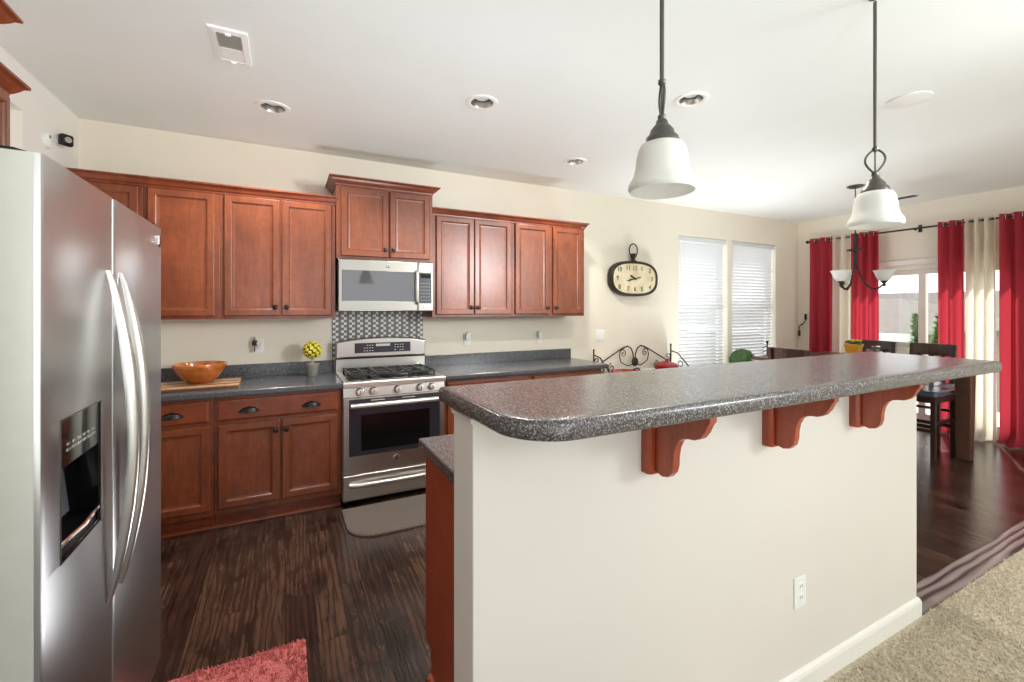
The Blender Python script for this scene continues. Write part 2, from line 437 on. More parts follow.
# windows: frame, sash rail and pane on the outer side, drywall return with the blind hung inside
for i, (a, b) in enumerate(WN):
    m = MB(); yo = YB+.115
    m.box(a, a+.035, yo, yo+.045, *WZ); m.box(b-.035, b, yo, yo+.045, *WZ)
    m.box(a, b, yo, yo+.045, WZ[0], WZ[0]+.04); m.box(a, b, yo, yo+.045, WZ[1]-.04, WZ[1]); m.box(a, b, yo-.015, yo+.03, 1.44, 1.495)
    w = struct(m.build('window_%d' % (i+1), M['trim'], bevel=.003))
    bx(a+.03, b-.03, yo+.02, yo+.026, WZ[0]+.03, WZ[1]-.03).build('pane', M['glass'], w)
# blinds
def blind(a, b, label):
    t = thing('window_blind', label, 'blind', (a, YB+.06, WZ[1]), 'white slatted blinds in the back windows')
    b2 = b-.012
    bx(a+.008, b2, YB+.018, YB+.085, WZ[1]-.065, WZ[1]-.004).build('headrail', M['blind'], t, bevel=.004)
    m = MB(); z = WZ[1]-.085; n = 0
    while z > WZ[0]+.06:
        d, dz = .0165, -.0195
        y = YB+.058
        m.rings([[(x, y-d, z-dz), (x, y-d*.4, z-dz*.3+.002), (x, y+d*.4, z+dz*.5+.002), (x, y+d, z+dz)] for x in (a+.012, b2-.004)], False, False, closed=False)
        z -= .0445
    m.build('slats', M['blind'], t, smooth=60)
    bx(a+.012, b2-.004, YB+.04, YB+.076, WZ[0]+.012, WZ[0]+.035).build('bottom_rail', M['blind'], t, bevel=.003)
    c = MB()
    for fx in (.16, .84):
        x = a+(b-a)*fx
        c.box(x-.0015, x+.0015, YB+.032, YB+.0335, WZ[0]+.03, WZ[1]-.06)
    c.build('ladder_cord', M['blind'], t)
    MB().tube([(a+.05, YB+.012, WZ[1]-.05), (a+.052, YB+.012, 1.55)], .004, 6).build('tilt_wand', M['plastic'], t, smooth=True)
blind(*WN[0], 'white slatted blind in the left back window nearest the wall clock')
blind(*WN[1], 'white slatted blind in the right back window nearest the room corner')
# patio door
m = MB(); x0, x1 = XR+.03, XR+.12
m.box(x0, x1, DY[0], DY[0]+.05, 0, DZ); m.box(x0, x1, DY[1]-.05, DY[1], 0, DZ); m.box(x0, x1, DY[0]+.05, DY[1]-.05, DZ-.065, DZ); m.box(x0, x1, DY[0]+.05, DY[1]-.05, 0, .04)
m.box(XR-.018, XR, DY[0]-.065, DY[0], 0, DZ+.065); m.box(XR-.018, XR, DY[1], DY[1]+.065, 0, DZ+.065); m.box(XR-.018, XR, DY[0], DY[1], DZ, DZ+.065)
dr = struct(m.build('door_1', M['trim'], bevel=.004))
for (ya, yb, xo) in ((DY[0]+.05, 2.635, .035), (2.565, DY[1]-.05, .075)):
    m = MB(); x = XR+xo
    m.box(x, x+.035, ya, ya+.07, .04, DZ-.065); m.box(x, x+.035, yb-.07, yb, .04, DZ-.065); m.box(x, x+.035, ya+.07, yb-.07, .04, .15); m.box(x, x+.035, ya+.07, yb-.07, DZ-.125, DZ-.065)
    s_ = m.build('sash', M['trim'], dr, bevel=.003)
    bx(x+.014, x+.02, ya+.06, yb-.06, .14, DZ-.12).build('pane', M['glass'], s_)

# ------------------------------------------------------------------ island: half wall, bar, corbels, lower cabinets
PW = (.404, 2.65, 1.0, 1.138); PZ = 1.185
struct(bx(PW[0], PW[1], PW[2], PW[3], 0, PZ).build('wall_island', M['ponywall'], bevel=.004))
m = MB()
prof = [(0, PZ-.04), (.006, PZ-.04), (.010, PZ-.022), (.020, PZ-.012), (.022, PZ-.001), (0, PZ-.001)]
def path_trim(m, prof, rect, sides):
    x0_, x1_, y0_, y1_ = rect
    L = []
    for o_, z_ in prof: L.append([(x0_-o_, y1_, z_), (x0_-o_, y0_-o_*sides[1], z_), (x1_+o_*sides[2], y0_-o_*sides[1], z_), (x1_+o_*sides[2], y1_, z_)])
    R = [[p[k] for p in L] for k in range(4)]
    m.rings(R)
path_trim(m, [(0, PZ-.016), (.004, PZ-.016), (.006, PZ-.010), (.007, PZ-.006), (.010, PZ-.001), (0, PZ-.001)], (PW[0], PW[0]+.06, PW[2]+.004, PW[3]), (1, 1, 0, 0))
struct(m.build('trim_2', M['ponywall']))
m = MB(); path_trim(m, [(0, 0.008), (.014, .008), (.014, .072), (.010, .084), (.004, .092), (0, .094)], (PW[0]+.02, PW[1], PW[2], PW[3]), (1, 1, 1, 1))
struct(m.build('baseboard_island', M['trim']))
# bar counter: clipped round near-left corner, rounded far corner
def arc(cx_, cy_, r, a0, a1, n=10): return [(cx_+r*math.cos(math.radians(a0+(a1-a0)*i/n)), cy_+r*math.sin(math.radians(a0+(a1-a0)*i/n))) for i in range(n+1)]
bxL, bxR, byF, byB = .39, 2.70, .735, 1.225
out = [(bxL, byB)] + arc(bxL+.135, byF+.125, .13, 180, 270, 12) + arc(bxR-.05, byF-.012+.05, .05, -90, 0, 6) + [(bxR, byB)]
z0, z1 = PZ, 1.228
L = []
def inset(poly, d):
    n = len(poly); R = []
    for i in range(n):
        p0 = Vector(poly[i-1]); p1 = Vector(poly[i]); p2 = Vector(poly[(i+1) % n])
        a_ = (p1-p0).normalized(); b_ = (p2-p1).normalized(); na = Vector((-a_.y, a_.x)); nb = Vector((-b_.y, b_.x))
        q = (na+nb); q = q/max(.3, q.length_squared)*2
        R.append((p1.x+q.x*d, p1.y+q.y*d))
    return R
for d, z in ((.012, z0), (.004, z0+.002), (0, z0+.008), (0, z1-.012), (.0025, z1-.005), (.007, z1-.0012), (.013, z1), (.045, z1)):
    L.append([(x, y, z) for x, y in inset(out, d)])
tag(MB().rings(L).build('bar_counter', M['bartop'], smooth=50), 'long grey speckled raised bar top on the cream half wall', 'countertop')
# corbels
def corbel(x, label):
    t = thing('corbel', label, 'bracket', (x+.04, PW[2], PZ), 'cherry corbels under the bar')
    y = PW[2]; zt = PZ
    m = MB()
    m.rings([[(x, y, z), (x, y-.024, z), (x+.008, y-.034, z), (x+.072, y-.034, z), (x+.08, y-.024, z), (x+.08, y, z)] for z in (zt-.218, zt)])
    m.build('back_plate', M['cherryred'], t, bevel=.002)
    pts = [(.034, 0), (.034, -.210), (.060, -.217), (.080, -.212), (.095, -.196), (.101, -.175), (.102, -.150), (.107, -.124), (.118, -.102), (.134, -.090), (.152, -.086), (.172, -.084), (.190, -.075), (.204, -.057), (.214, -.036), (.222, -.026), (.222, 0)]
    m = MB(); m.rings([[(xx, y-p, zt+q) for p, q in pts] for xx in (x+.022, x+.050)])
    m.build('scroll_bracket', M['cherryred'], t, bevel=.003)
for x, l in ((.939, 'leftmost cherry wood corbel under the bar, nearest the rounded bar corner'), (1.502, 'middle cherry wood corbel of the three under the bar'), (2.065, 'rightmost cherry wood corbel under the bar, nearest the dining table')):
    corbel(x, l)
# lower island cabinet + counter
t = thing('island_cabinet', 'cherry island base cabinet behind the half wall, facing the range', 'cabinet', (1.5, 1.45, 0))
bx(.528, 2.6, 1.14, 1.77, .10, .872).build('body', M['cherryh'], t)
bx(.545, 2.58, 1.16, 1.69, 0, .10).build('toe_kick', M['cherryh'], t)
m = MB(); m.prism([(.51, 1.14, 0), (.51, 1.70, 0), (.51, 1.70, .115), (.51, 1.775, .115), (.51, 1.775, .872), (.51, 1.14, .872)], (.018, 0, 0))
m.build('end_panel', M['cherryred'], t, bevel=.002)
m = MB(); m.rings([[(.51, y, 0), (.492, y, 0), (.494, y, .012), (.50, y, .018), (.51, y, .02)] for y in (1.14, 1.70)])
m.build('shoe_molding', M['cherryred'], t)
m = MB(); m.box(.49, 2.65, 1.138, 1.815, .872, .914)
tag(m.build('island_counter', M['bartop'], bevel=.007, seg=3), 'lower grey speckled island counter stepping down behind the half wall', 'countertop')
# outlet on half wall
def outlet(x, z, y, label, plug=None, wd=.072, ht=.117, kind='duplex'):
    t = thing('wall_outlet' if kind == 'duplex' else 'light_switch', label, 'outlet' if kind == 'duplex' else 'switch', (x, y, z))
    m = MB(); m.box(x-wd/2, x+wd/2, y-.006, y, z-ht/2, z+ht/2); m.build('cover_plate', M['plastic'], t, bevel=.003)
    if kind == 'duplex':
        for s_ in (-1, 1):
            m = MB(); m.box(x-.016, x+.016, y-.008, y-.004, z+s_*.021-.015, z+s_*.021+.015); r = m.build('socket', M['plastic'], t, bevel=.002)
            k = MB()
            for dx in (-.006, .006): k.box(x+dx-.0012, x+dx+.0012, y-.0085, y-.006, z+s_*.021-.002, z+s_*.021+.006)
            k.build('slot', M['black'], r)
    else:
        for dx in (-.023, .023):
            bx(x+dx-.017, x+dx+.017, y-.009, y-.004, z-.033, z+.033).build('rocker', M['plastic'], t, bevel=.002)
    return t
outlet(1.722, .388, PW[2], 'white wall outlet low on the cream island half wall')

# ------------------------------------------------------------------ cabinets
def door(m, x0, x1, z0_, z1_, yf, th=.02, w=.056, flat=False):
    if flat: st = [(0, th), (0, .005), (.006, 0), (.012, 0), (.020, .004)]
    else: st = [(0, th), (0, .005), (.005, 0), (w-.014, 0), (w-.008, .003), (w-.004, .009), (w+.004, .010), (w+.010, .011)]
    if flat: st = [(0, th), (0, .007), (.004, .004), (.014, 0)]
    m.rings([[(x0+i, yf+d, z0_+i), (x1-i, yf+d, z0_+i), (x1-i, yf+d, z1_-i), (x0+i, yf+d, z1_-i)] for i, d in st])
def knob(x, y, z, parent):
    MB().lathe([(.007, 0), (.007, .008), (.015, .014), (.019, .020), (.017, .028), (.005, .031)], (x, y, z), 16, (0, -1, 0)).build('knob', M['black'], parent, smooth=True)
def cup_pull(x, y, z, parent):
    m = MB(); n = 18; L = []
    for j in range(9):
        a = math.pi/2*j/8
        L.append([(x+(.054*math.cos(a)+.003)*math.cos(math.pi*i/n), y-(.034*math.cos(a)**.8+.001)*math.sin(math.pi*i/n), z-.016+.040*math.sin(a)*(1-.12*abs(math.cos(math.pi*i/n)))) for i in range(n+1)])
    m.rings(L, False, False, closed=False)
    m.rings([[(px, py, pz) for px, py, pz in ((x-.056, y, z-.013), (x-.056, y-.004, z-.013), (x-.046, y-.004, z+.004), (x-.046, y, z+.004))], [(x-.066, y, z-.013), (x-.066, y-.003, z-.013), (x-.060, y-.003, z-.006), (x-.060, y, z-.006)]])
    m.rings([[(px, py, pz) for px, py, pz in ((x+.056, y, z-.013), (x+.056, y-.004, z-.013), (x+.046, y-.004, z+.004), (x+.046, y, z+.004))], [(x+.066, y, z-.013), (x+.066, y-.003, z-.013), (x+.060, y-.003, z-.006), (x+.060, y, z-.006)]])
    m.build('cup_pull', M['black'], parent, smooth=True)
def crown(m, x0, x1, yf, yb, z, h, pr, left, right):
    prof = [(0, 0), (.006, 0), (.008, .012), (.016, h*.30), (pr*.55, h*.52), (pr*.72, h*.72), (pr*.9, h*.80), (pr, h*.84), (pr, h), (0, h)]
    L = []
    for o_, q in prof:
        P_ = []
        if left: P_ += [(x0-o_, yb, z+q), (x0-o_, yf-o_, z+q)]
        else: P_ += [(x0, yf-o_, z+q)]
        if right: P_ += [(x1+o_, yf-o_, z+q), (x1+o_, yb, z+q)]
        else: P_ += [(x1, yf-o_, z+q)]
        L.append(P_)
    m.rings([[p[k] for p in L] for k in range(len(L[0]))])
def upper(label, x0, x1, doors, z0_, z1_, yf, crown_h, pr, lret, rret, zb, zt):
    t = thing('upper_cabinet', label, 'cabinet', ((x0+x1)/2, YB, z0_))
    bx(x0, x1, yf, YB-.002, z0_, z1_).build('body', M['cherry'], t, bevel=.0015)
    for (a, b, kx) in doors:
        m = MB(); door(m, a, b, zb, zt, yf-.021); d = m.build('door', M['cherry'], t, bevel=.0008, seg=1)
        if kx is not None: knob(kx, yf-.021, zb+.062, d)
    m = MB(); crown(m, x0, x1, yf, YB-.002, z1_-.022, crown_h, pr, lret, rret)
    m.build('crown_molding', M['cherryh'], t)
    return t
UB, UT = 1.375, 2.282; YU = 3.741
upper('single door cherry upper cabinet in the left wall corner', XL+.004, -.840, [(-1.235, -.860, None)], UB, UT, YU, .062, .04, False, False, UB+.022, 2.255)
upper('cherry upper cabinet with one door just above the refrigerator edge', -.838, -.412, [(-.813, -.438, None)], UB, UT, YU, .062, .04, False, False, UB+.022, 2.255)
upper('double door cherry upper cabinet left of the microwave', -.410, .352, [(-.384, -.033, -.064), (-.021, .322, .012)], UB, UT, YU, .062, .04, False, False, UB+.022, 2.255)
upper('taller short cherry cabinet directly above the microwave', .356, 1.128, [(.390, .755, .727), (.766, 1.100, .794)], 1.842, 2.442, 3.715, .062, .055, True, True, 1.866, 2.408)
upper('double door cherry upper cabinet just right of the microwave', 1.134, 1.908, [(1.166, 1.517, 1.488), (1.523, 1.892, 1.552)], UB, UT, YU, .062, .04, False, False, UB+.022, 2.255)
upper('rightmost cherry upper cabinet, nearest the wall clock', 1.910, 2.740, [(1.936, 2.312, 2.284), (2.354, 2.712, 2.384)], UB, UT, YU, .062, .04, False, True, UB+.022, 2.255)
# upper cabinets on the left wall above the refrigerator (built facing +Y-neutral, then turned)
def left_upper(label, y0, y1, z0_, z1_, depth, ctop, lret=True):
    t = thing('upper_cabinet', label, 'cabinet', (XL, (y0+y1)/2, z0_))
    xf = Matrix.Translation((XL, 0, 0)) @ Matrix.Rotation(math.pi/2, 4, 'Z')      # local -Y faces +X, local X runs along +Y
    def B(m, n, mat, par, **k): return m.build(n, mat, par, xf=xf, **k)
    B(bx(y0, y1, -depth, -.002, z0_, z1_), 'body', M['cherry'], t, bevel=.0015)
    ym = (y0+y1)/2
    ds = [(y0+.03, ym-.006), (ym+.006, y1-.03)] if y1-y0 > .5 else [(y0+.02, y1-.02)]
    for a, b in ds:
        m = MB(); door(m, a, b, z0_+.022, z1_-.03, -depth-.021, w=.05 if b-a > .2 else .04); B(m, 'door', M['cherry'], t)
    m = MB(); crown(m, y0, y1, -depth, -.002, z1_-.022, .062, ctop, lret, True); B(m, 'crown_molding', M['cherryh'], t)
left_upper('taller cherry cabinet over the refrigerator on the left wall', 1.25, 2.155, 1.84, 2.436, .372, .055)
left_upper('lower cherry cabinet on the left wall beyond the refrigerator cabinet', 2.170, 2.33, UB, 2.262, .335, .05, False)

YFB = 3.465
def base(label, x0, x1, drawers, doors, end_left=False, end_right=False):
    t = thing('base_cabinet', label, 'cabinet', ((x0+x1)/2, 3.76, 0))
    bx(x0, x1, YFB, YB-.02, .098, .872).build('body', M['cherry'], t, bevel=.0015)
    bx(x0, x1, YFB+.055, YB-.02, 0, .098).build('toe_kick', M['cherryh'], t)
    m = MB(); m.rings([[(x, YFB+.055, 0), (x, YFB+.038, 0), (x, YFB+.040, .012), (x, YFB+.047, .019), (x, YFB+.055, .02)] for x in (x0, x1)])
    m.build('shoe_molding', M['cherryh'], t)
    for (a, b, pulls) in drawers:
        m = MB(); door(m, a, b, .712, .852, YFB-.021, flat=True); d = m.build('drawer', M['cherryh'], t)
        for px in pulls: cup_pull(px, YFB-.021, .777, d)
    for (a, b, kx) in doors:
        m = MB(); door(m, a, b, .140, .688, YFB-.021); d = m.build('door', M['cherry'], t, bevel=.0008, seg=1)
        if kx is not None: knob(kx, YFB-.021, .622, d)
    return t
base('cherry base cabinet beside the refrigerator with one drawer over one door', -.86, -.412, [(-.838, -.437, [-.632])], [(-.838, -.432, None)])
base('cherry base cabinet left of the range with a wide two pull drawer', -.410, .368, [(-.391, .342, [-.212, .166])], [(-.387, -.031, -.056), (-.018, .336, .010)])
bx_ = thing('corner_cabinet', 'cherry corner base cabinet hidden beyond the refrigerator', 'cabinet', (-1.05, 3.7, 0))
bx(XL+.003, -.862, YFB, YB-.02, .098, .872).build('body', M['cherry'], bx_); bx(XL+.003, -.862, YFB+.055, YB-.02, 0, .098).build('toe_kick', M['cherryh'], bx_)
base('cherry base cabinet just right of the range', 1.15, 1.948, [(1.172, 1.926, [1.36, 1.74])], [(1.172, 1.542, 1.514), (1.554, 1.926, 1.582)])
base('cherry base cabinet at the far right end of the back counter', 1.950, 2.745, [(1.972, 2.722, [2.16, 2.54])], [(1.972, 2.341, 2.313), (2.353, 2.722, 2.381)])
def counter(label, x0, x1):
    t = thing('kitchen_counter', label, 'countertop', ((x0+x1)/2, 3.74, .872))
    bx(x0, x1, 3.412, YB-.001, .8725, .914).build('worktop', M['counter'], t, bevel=.009, seg=3)
    bx(x0, x1, YB-.022, YB-.001, .912, 1.012).build('backsplash', M['counter'], t, bevel=.003)
counter('slate grey laminate counter left of the range, under the wooden bowl', XL+.003, .371)
counter('slate grey laminate counter between the range and the iron rack', 1.146, 2.79)
# tile
m = MB(); m.box(.356, 1.143, YB-.006, YB-.0005, 1.012, 1.44)
tl = struct(m.build('wall_tile', M['tilegrey']))
mw_, mg = MB(), MB(); px = .0665
for i in range(12):
    for sub in range(2):
        for j in range(19):
            x = .362+i*px+sub*.0225; z = 1.016+j*.0225
            if x+.021 > 1.143 or z+.021 > 1.44: continue
            (mw_ if (j+sub) % 2 == 0 else mg).box(x-.0008, x+.0228, YB-.0085, YB-.0055, z-.0008, z+.0228)
mw_.build('white_tile', M['tilewhite'], tl); mg.build('grey_tile', M['tilemid'], tl)

# ------------------------------------------------------------------ range
def badge(x, y, z, r, par):
    o = MB().lathe([(r, 0), (r, .003), (r*.8, .0045)], (x, y, z), 20, (0, -1, 0)).build('badge', M['badge'], par, smooth=True)
    MB().lathe([(r*.78, 0), (r*.78, .0008)], (x, y-.0042, z), 20, (0, -1, 0)).build('badge_field', M['panel'], o)
    text_mesh('badge_letters', 'GE', r*1.0, M['badge'], o, facing_minus_y(x, y-.0052, z), .0006)
R0, R1 = .375, 1.141
t = thing('gas_range', 'stainless steel gas range with black grates between the counters', 'stove', ((R0+R1)/2, 3.74, 0))
bx(R0, R1, 3.452, 4.04, .035, .872).build('body', M['steelside'], t, bevel=.003)
m = MB()
for x in (R0+.04, R1-.04):
    for y in (3.52, 3.98): MB().lathe([(.018, 0), (.018, .036)], (x, y, 0), 12).build('foot', M['black'], t, smooth=True)
m = MB(); m.rings([[(R0+.002, 3.47, z) for z in ()]] if False else [[(R0+.002, y, z), (R1-.002, y, z), (R1-.002, y2, z), (R0+.002, y2, z)] for y, y2, z in ((3.428, 3.46, .04), (3.426, 3.46, .05), (3.426, 3.46, .222), (3.432, 3.46, .228))])
dw = m.build('storage_drawer', M['steelh'], t, bevel=.003)
hp = [(R0+.045+(R1-R0-.09)*i/14, 3.418-.030*math.sin(math.pi*min(1, max(0, i/14)))**.35, .158) for i in range(15)]
MB().tube(hp, .018, 10).build('handle', M['satin'], dw, smooth=True)
m = MB(); m.box(R0+.002, R1-.002, 3.426, 3.46, .236, .792); od = m.build('oven_door', M['steelh'], t, bevel=.004)
bx(R0+.040, R1-.040, 3.4225, 3.43, .366, .782).build('glass', M['ovenglass'], od, bevel=.003)
bx(R0+.125, R1-.125, 3.4215, 3.424, .400, .665).build('inner_window', M['blackgloss'], od)
m = MB(); m.tube([(R0+.046, 3.375, .742), (R1-.046, 3.375, .742)], .019, 12)
m.box(R0+.06, R0+.085, 3.375, 3.43, .732, .752); m.box(R1-.085, R1-.06, 3.375, 3.43, .732, .752)
m.build('handle', M['satin'], od, smooth=True)
for x in (.62, .85): bx(x-.05, x+.05, 3.4215, 3.424, .765, .772).build('vent_slot', M['satin'], od)
badge(.758, 3.426, .315, .024, od)
m = MB(); m.rings([[(x, 3.46, .797), (x, 3.424, .797), (x, 3.432, .868), (x, 3.46, .868)] for x in (R0, R1)])
cp = m.build('knob_panel', M['steelh'], t, bevel=.002)
for x in (.490, .587, .768, .941, 1.035):
    k = MB().lathe([(.030, 0), (.030, .006), (.027, .010), (.025, .030), (.022, .035), (.003, .036)], (x, 3.428, .835), 20, (0, -1, .1)).build('knob', M['satin'], cp, smooth=True)
    bx(x-.003, x+.003, 3.390, 3.400, .822, .852).build('pointer', M['chrome'], k)
m = MB(); o_ = [(R0-.004, 3.405), (R1+.004, 3.405), (R1+.004, 4.03), (R0-.004, 4.03)]
i1 = [(R0+.035, 3.485), (R1-.035, 3.485), (R1-.035, 3.955), (R0+.035, 3.955)]
i2 = [(R0+.05, 3.50), (R1-.05, 3.50), (R1-.05, 3.94), (R0+.05, 3.94)]
m.rings([[(x, y, z) for x, y in P_] for P_, z in ((o_, .872), (o_, .905), ([(x+(.006 if x < .7 else -.006), y+(.008 if y < 3.7 else 0)) for x, y in o_], .914), (i1, .914), (i2, .903))])
ck = m.build('cooktop', M['steelh'], t, bevel=.003)
bx(R0+.053, R1-.053, 3.505, 3.935, .9032, .9055).build('burner_tray', M['blackgloss'], ck)
for (x, y, r) in ((.50, 3.60, .045), (.50, 3.84, .036), (.758, 3.72, .052), (1.016, 3.60, .048), (1.016, 3.84, .036)):
    b = MB().lathe([(r*1.5, 0), (r*1.5, .006), (r, .010), (r, .018), (r*.9, .022), (.004, .023)], (x, y, .9055), 24).build('burner', M['castiron'], t, smooth=True)
for (xa, xb) in ((R0+.060, .632), (.640, .876), (.884, R1-.060)):
    m = MB(); z = .945
    for y in (3.515, 3.72, 3.928): m.tube([(xa, y, z), (xb, y, z)], .0075, 8)
    for x in (xa, (xa+xb)/2, xb): m.tube([(x, 3.515, z), (x, 3.60, z+.006), (x, 3.84, z+.006), (x, 3.928, z)], .0075, 8)
    for x in (xa, xb):
        for y in (3.515, 3.928): m.tube([(x, y, .9055), (x, y, z+.012)], .008, 8)
    for y in (3.60, 3.84):
        m.tube([(xa, y, z-.001), (xb, y, z-.001)], .006, 8)
    m.build('grate', M['castiron'], t, smooth=True)
# backguard
n = 20
def bgz(u): return 1.163+.034*math.sin(math.pi*u)**.8
pts = [(R0+.004, 1.035)]+[(R0+.004+(R1-R0-.008)*i/n, bgz(i/n)) for i in range(n+1)]+[(R1-.004, 1.035)]
m = MB(); m.box(R0+.004, R1-.004, 3.985, 4.05, .90, 1.04); bg_ = m.build('backguard', M['steelh'], t, bevel=.003)
bx(R0+.006, R1-.006, 3.968, 4.0, 1.022, 1.034).build('console_gap', M['black'], bg_)
m = MB(); m.rings([[(x, y, z) for x, z in pts] for y in (3.962, 4.052)]); m.build('console', M['steelh'], bg_, bevel=.008)
m = MB(); m.rings([[(x, y, z) for x, z in [(R0+.004+(R1-R0-.008)*i/n, bgz(i/n)+.0005) for i in range(n+1)]+[(R0+.004+(R1-R0-.008)*i/n, bgz(i/n)+.006) for i in range(n, -1, -1)]] for y in (3.966, 4.052)]); m.build('console_cap', M['panel'], bg_)
pn = bx(.525, 1.000, 3.9595, 3.964, 1.070, 1.155).build('display_panel', M['panel'], bg_, bevel=.003)
m = MB()
for x in [.60+.022*i for i in range(4)]+[.86+.022*i for i in range(4)]:
    for z in (1.088, 1.112, 1.134):
        if random.random() < .75: m.box(x, x+.012, 3.9585, 3.960, z-.003, z+.003)
m.box(.70, .82, 3.9585, 3.960, 1.125, 1.145)
m.build('key_marks', M['steelside'], pn)

# ------------------------------------------------------------------ microwave
X0, X1 = .366, 1.124
t = thing('microwave', 'stainless steel microwave mounted over the range', 'microwave', ((X0+X1)/2, 3.86, 1.43))
bx(X0+.003, X1-.003, 3.70, YB-.012, 1.432, 1.838).build('case', M['panel'], t, bevel=.003)
m = MB(); m.box(X0, .990, 3.672, 3.70, 1.430, 1.836); d = m.build('door', M['steelmw'], t, bevel=.006)
bx(.392, .960, 3.6695, 3.674, 1.508, 1.752).build('glass', M['mwglass'], d, bevel=.004)
bx(.962, .972, 3.6695, 3.673, 1.508, 1.752).build('handle_gap', M['blackgloss'], d)
bx(.445, .905, 3.6685, 3.671, 1.530, 1.690).build('inner_window', M['mwglass'], d)
m = MB(); m.tube([(.977, 3.672, 1.49), (.977, 3.636, 1.51), (.977, 3.630, 1.60), (.977, 3.630, 1.66), (.977, 3.636, 1.745), (.977, 3.672, 1.762)], .010, 10); m.build('handle', M['satin'], d, smooth=True)
badge(.744, 3.672, 1.790, .016, d)
m = MB(); m.box(.992, X1, 3.672, 3.70, 1.430, 1.836); p_ = m.build('control_panel', M['steelmw'], t, bevel=.005)
kp = bx(1.000, 1.106, 3.669, 3.674, 1.494, 1.752).build('keypad', M['panel'], p_, bevel=.003)
bx(1.010, 1.096, 3.668, 3.6695, 1.705, 1.740).build('display', M['blackgloss'], kp)
m = MB()
for i in range(4):
    for j in range(6): m.box(1.012+i*.022, 1.026+i*.022, 3.6682, 3.6695, 1.515+j*.028, 1.525+j*.028)
m.build('key_marks', M['pewter'], kp)
for i in range(3): bx(1.008+i*.033, 1.030+i*.033, 3.667, 3.673, 1.455, 1.475).build('button', M['plastic'], p_, bevel=.003)
bx(X0+.02, X1-.02, 3.71, 4.0, 1.424, 1.432).build('underside_vent', M['black'], t)

# ------------------------------------------------------------------ refrigerator
FX = -.42; F0, F1 = 1.184, 2.125; FZ = 1.752
t = thing('refrigerator', 'stainless steel side by side refrigerator with ice dispenser', 'refrigerator', (-.85, (F0+F1)/2, 0))
bx(XL+.01, FX-.075, F0+.004, F1-.004, .03, FZ-.012).build('case', M['steelside'], t, bevel=.004)
bx(-.9, FX-.05, F0+.02, F1-.02, 0.0, .10).build('base_grille', M['black'], t, bevel=.004)
def fdoor(name, y0, y1, hole=None):
    m = MB(); xb, xf_ = FX-.07, FX
    r = .012
    prof = [(xb, y0), (xf_-r, y0), (xf_-r*.3, y0+r*.3), (xf_, y0+r), (xf_, y1-r), (xf_-r*.3, y1-r*.3), (xf_-r, y1), (xb, y1)]
    m.rings([[(x, y, z) for x, y in prof] for z in (.128, FZ)])
    return m.build(name, M['steel'], t, smooth=25)
GAP = 1.590
# freezer door made of a frame round the dispenser opening
D0, D1, E0, E1 = 1.262, 1.488, .912, 1.214
m = MB(); r = .012
def ring(z0_, z1_, y0_, y1_, ra, rb):
    pr = [(FX-.07, y0_)]+([(FX-r, y0_), (FX-r*.3, y0_+r*.3), (FX, y0_+r)] if ra else [(FX, y0_)])+([(FX, y1_-r), (FX-r*.3, y1_-r*.3), (FX-r, y1_)] if rb else [(FX, y1_)])+[(FX-.07, y1_)]
    m.rings([[(x, y, z) for x, y in pr] for z in (z0_, z1_)])
ring(.128, E0, F0, GAP-.004, 1, 1); ring(E1, FZ, F0, GAP-.004, 1, 1); ring(E0, E1, F0, D0, 1, 0); ring(E0, E1, D1, GAP-.004, 0, 1)
fz = m.build('freezer_door', [M['steel'], M['steelside']], t, smooth=25)
for p in fz.data.polygons:
    if p.normal.y < -.95 and p.center.y+fz.parent.location.y < F0+.01: p.material_index = 1
fd = fdoor('fridge_door', GAP+.004, F1)
def fhandle(y, z0_, z1_, par):
    n = 28; L = []
    for i in range(n+1):
        u = i/n; z = z0_+(z1_-z0_)*u
        b = math.sin(math.pi*u)**.8
        xo = FX+.004+.056*b
        k_ = min(1, .35+b*.8); wv, th = .014*k_, .016*k_
        L.append([(xo+dx, y+dy, z) for dx, dy in ((-th, -wv), (-th*.2, -wv*1.05), (th*.45, -wv*.7), (th*.7, 0), (th*.45, wv*.7), (-th*.2, wv*1.05), (-th, wv))])
    MB().rings(L).build('handle', M['satin'], par, smooth=60)
fhandle(1.536, .668, 1.552, fz); fhandle(1.638, .668, 1.552, fd)
# dispenser
di = MB(); xr = FX-.062
di.box(xr-.004, xr, D0, D1, E0, E1); di.box(xr, FX-.001, D0, D0+.006, E0, E1); di.box(xr, FX-.001, D1-.006, D1, E0, E1); di.box(xr, FX-.001, D0, D1, E1-.005, E1); di.box(xr, FX-.001, D0, D1, E0, E0+.006)
dd = di.build('ice_dispenser', M['blackgloss'], fz)
bx(FX-.045, FX-.001, D0+.004, D1-.004, 1.108, E1-.003).build('control_face', M['blackgloss'], dd, bevel=.003)
m = MB()
for i in range(6): m.box(FX-.0012, FX+.0002, D0+.035+i*.028, D0+.053+i*.028, 1.140, 1.146); m.box(FX-.0012, FX+.0002, D0+.038+i*.028, D0+.050+i*.028, 1.152, 1.158)
m.build('key_marks', M['badge'], dd)
m = MB(); m.box(xr, FX-.006, D0+.01, D1-.01, E0+.006, E0+.03); m.build('drip_tray', M['black'], dd)
m = MB(); m.tube([(FX-.004, D0+.004, E0+.035), (FX+.004, (D0+D1)/2, E0+.035), (FX-.004, D1-.004, E0+.035)], .005, 8); m.build('tray_lip', M['chrome'], dd, smooth=True)
m = MB(); m.prism([(xr+.004, D0+.07, E0+.05), (xr+.03, D0+.06, E0+.06), (xr+.012, D0+.07, 1.10), (xr+.004, D0+.07, 1.10)], (0, .09, 0)); m.build('paddle', M['panel'], dd, bevel=.004)
m = MB(); w_ = .0015
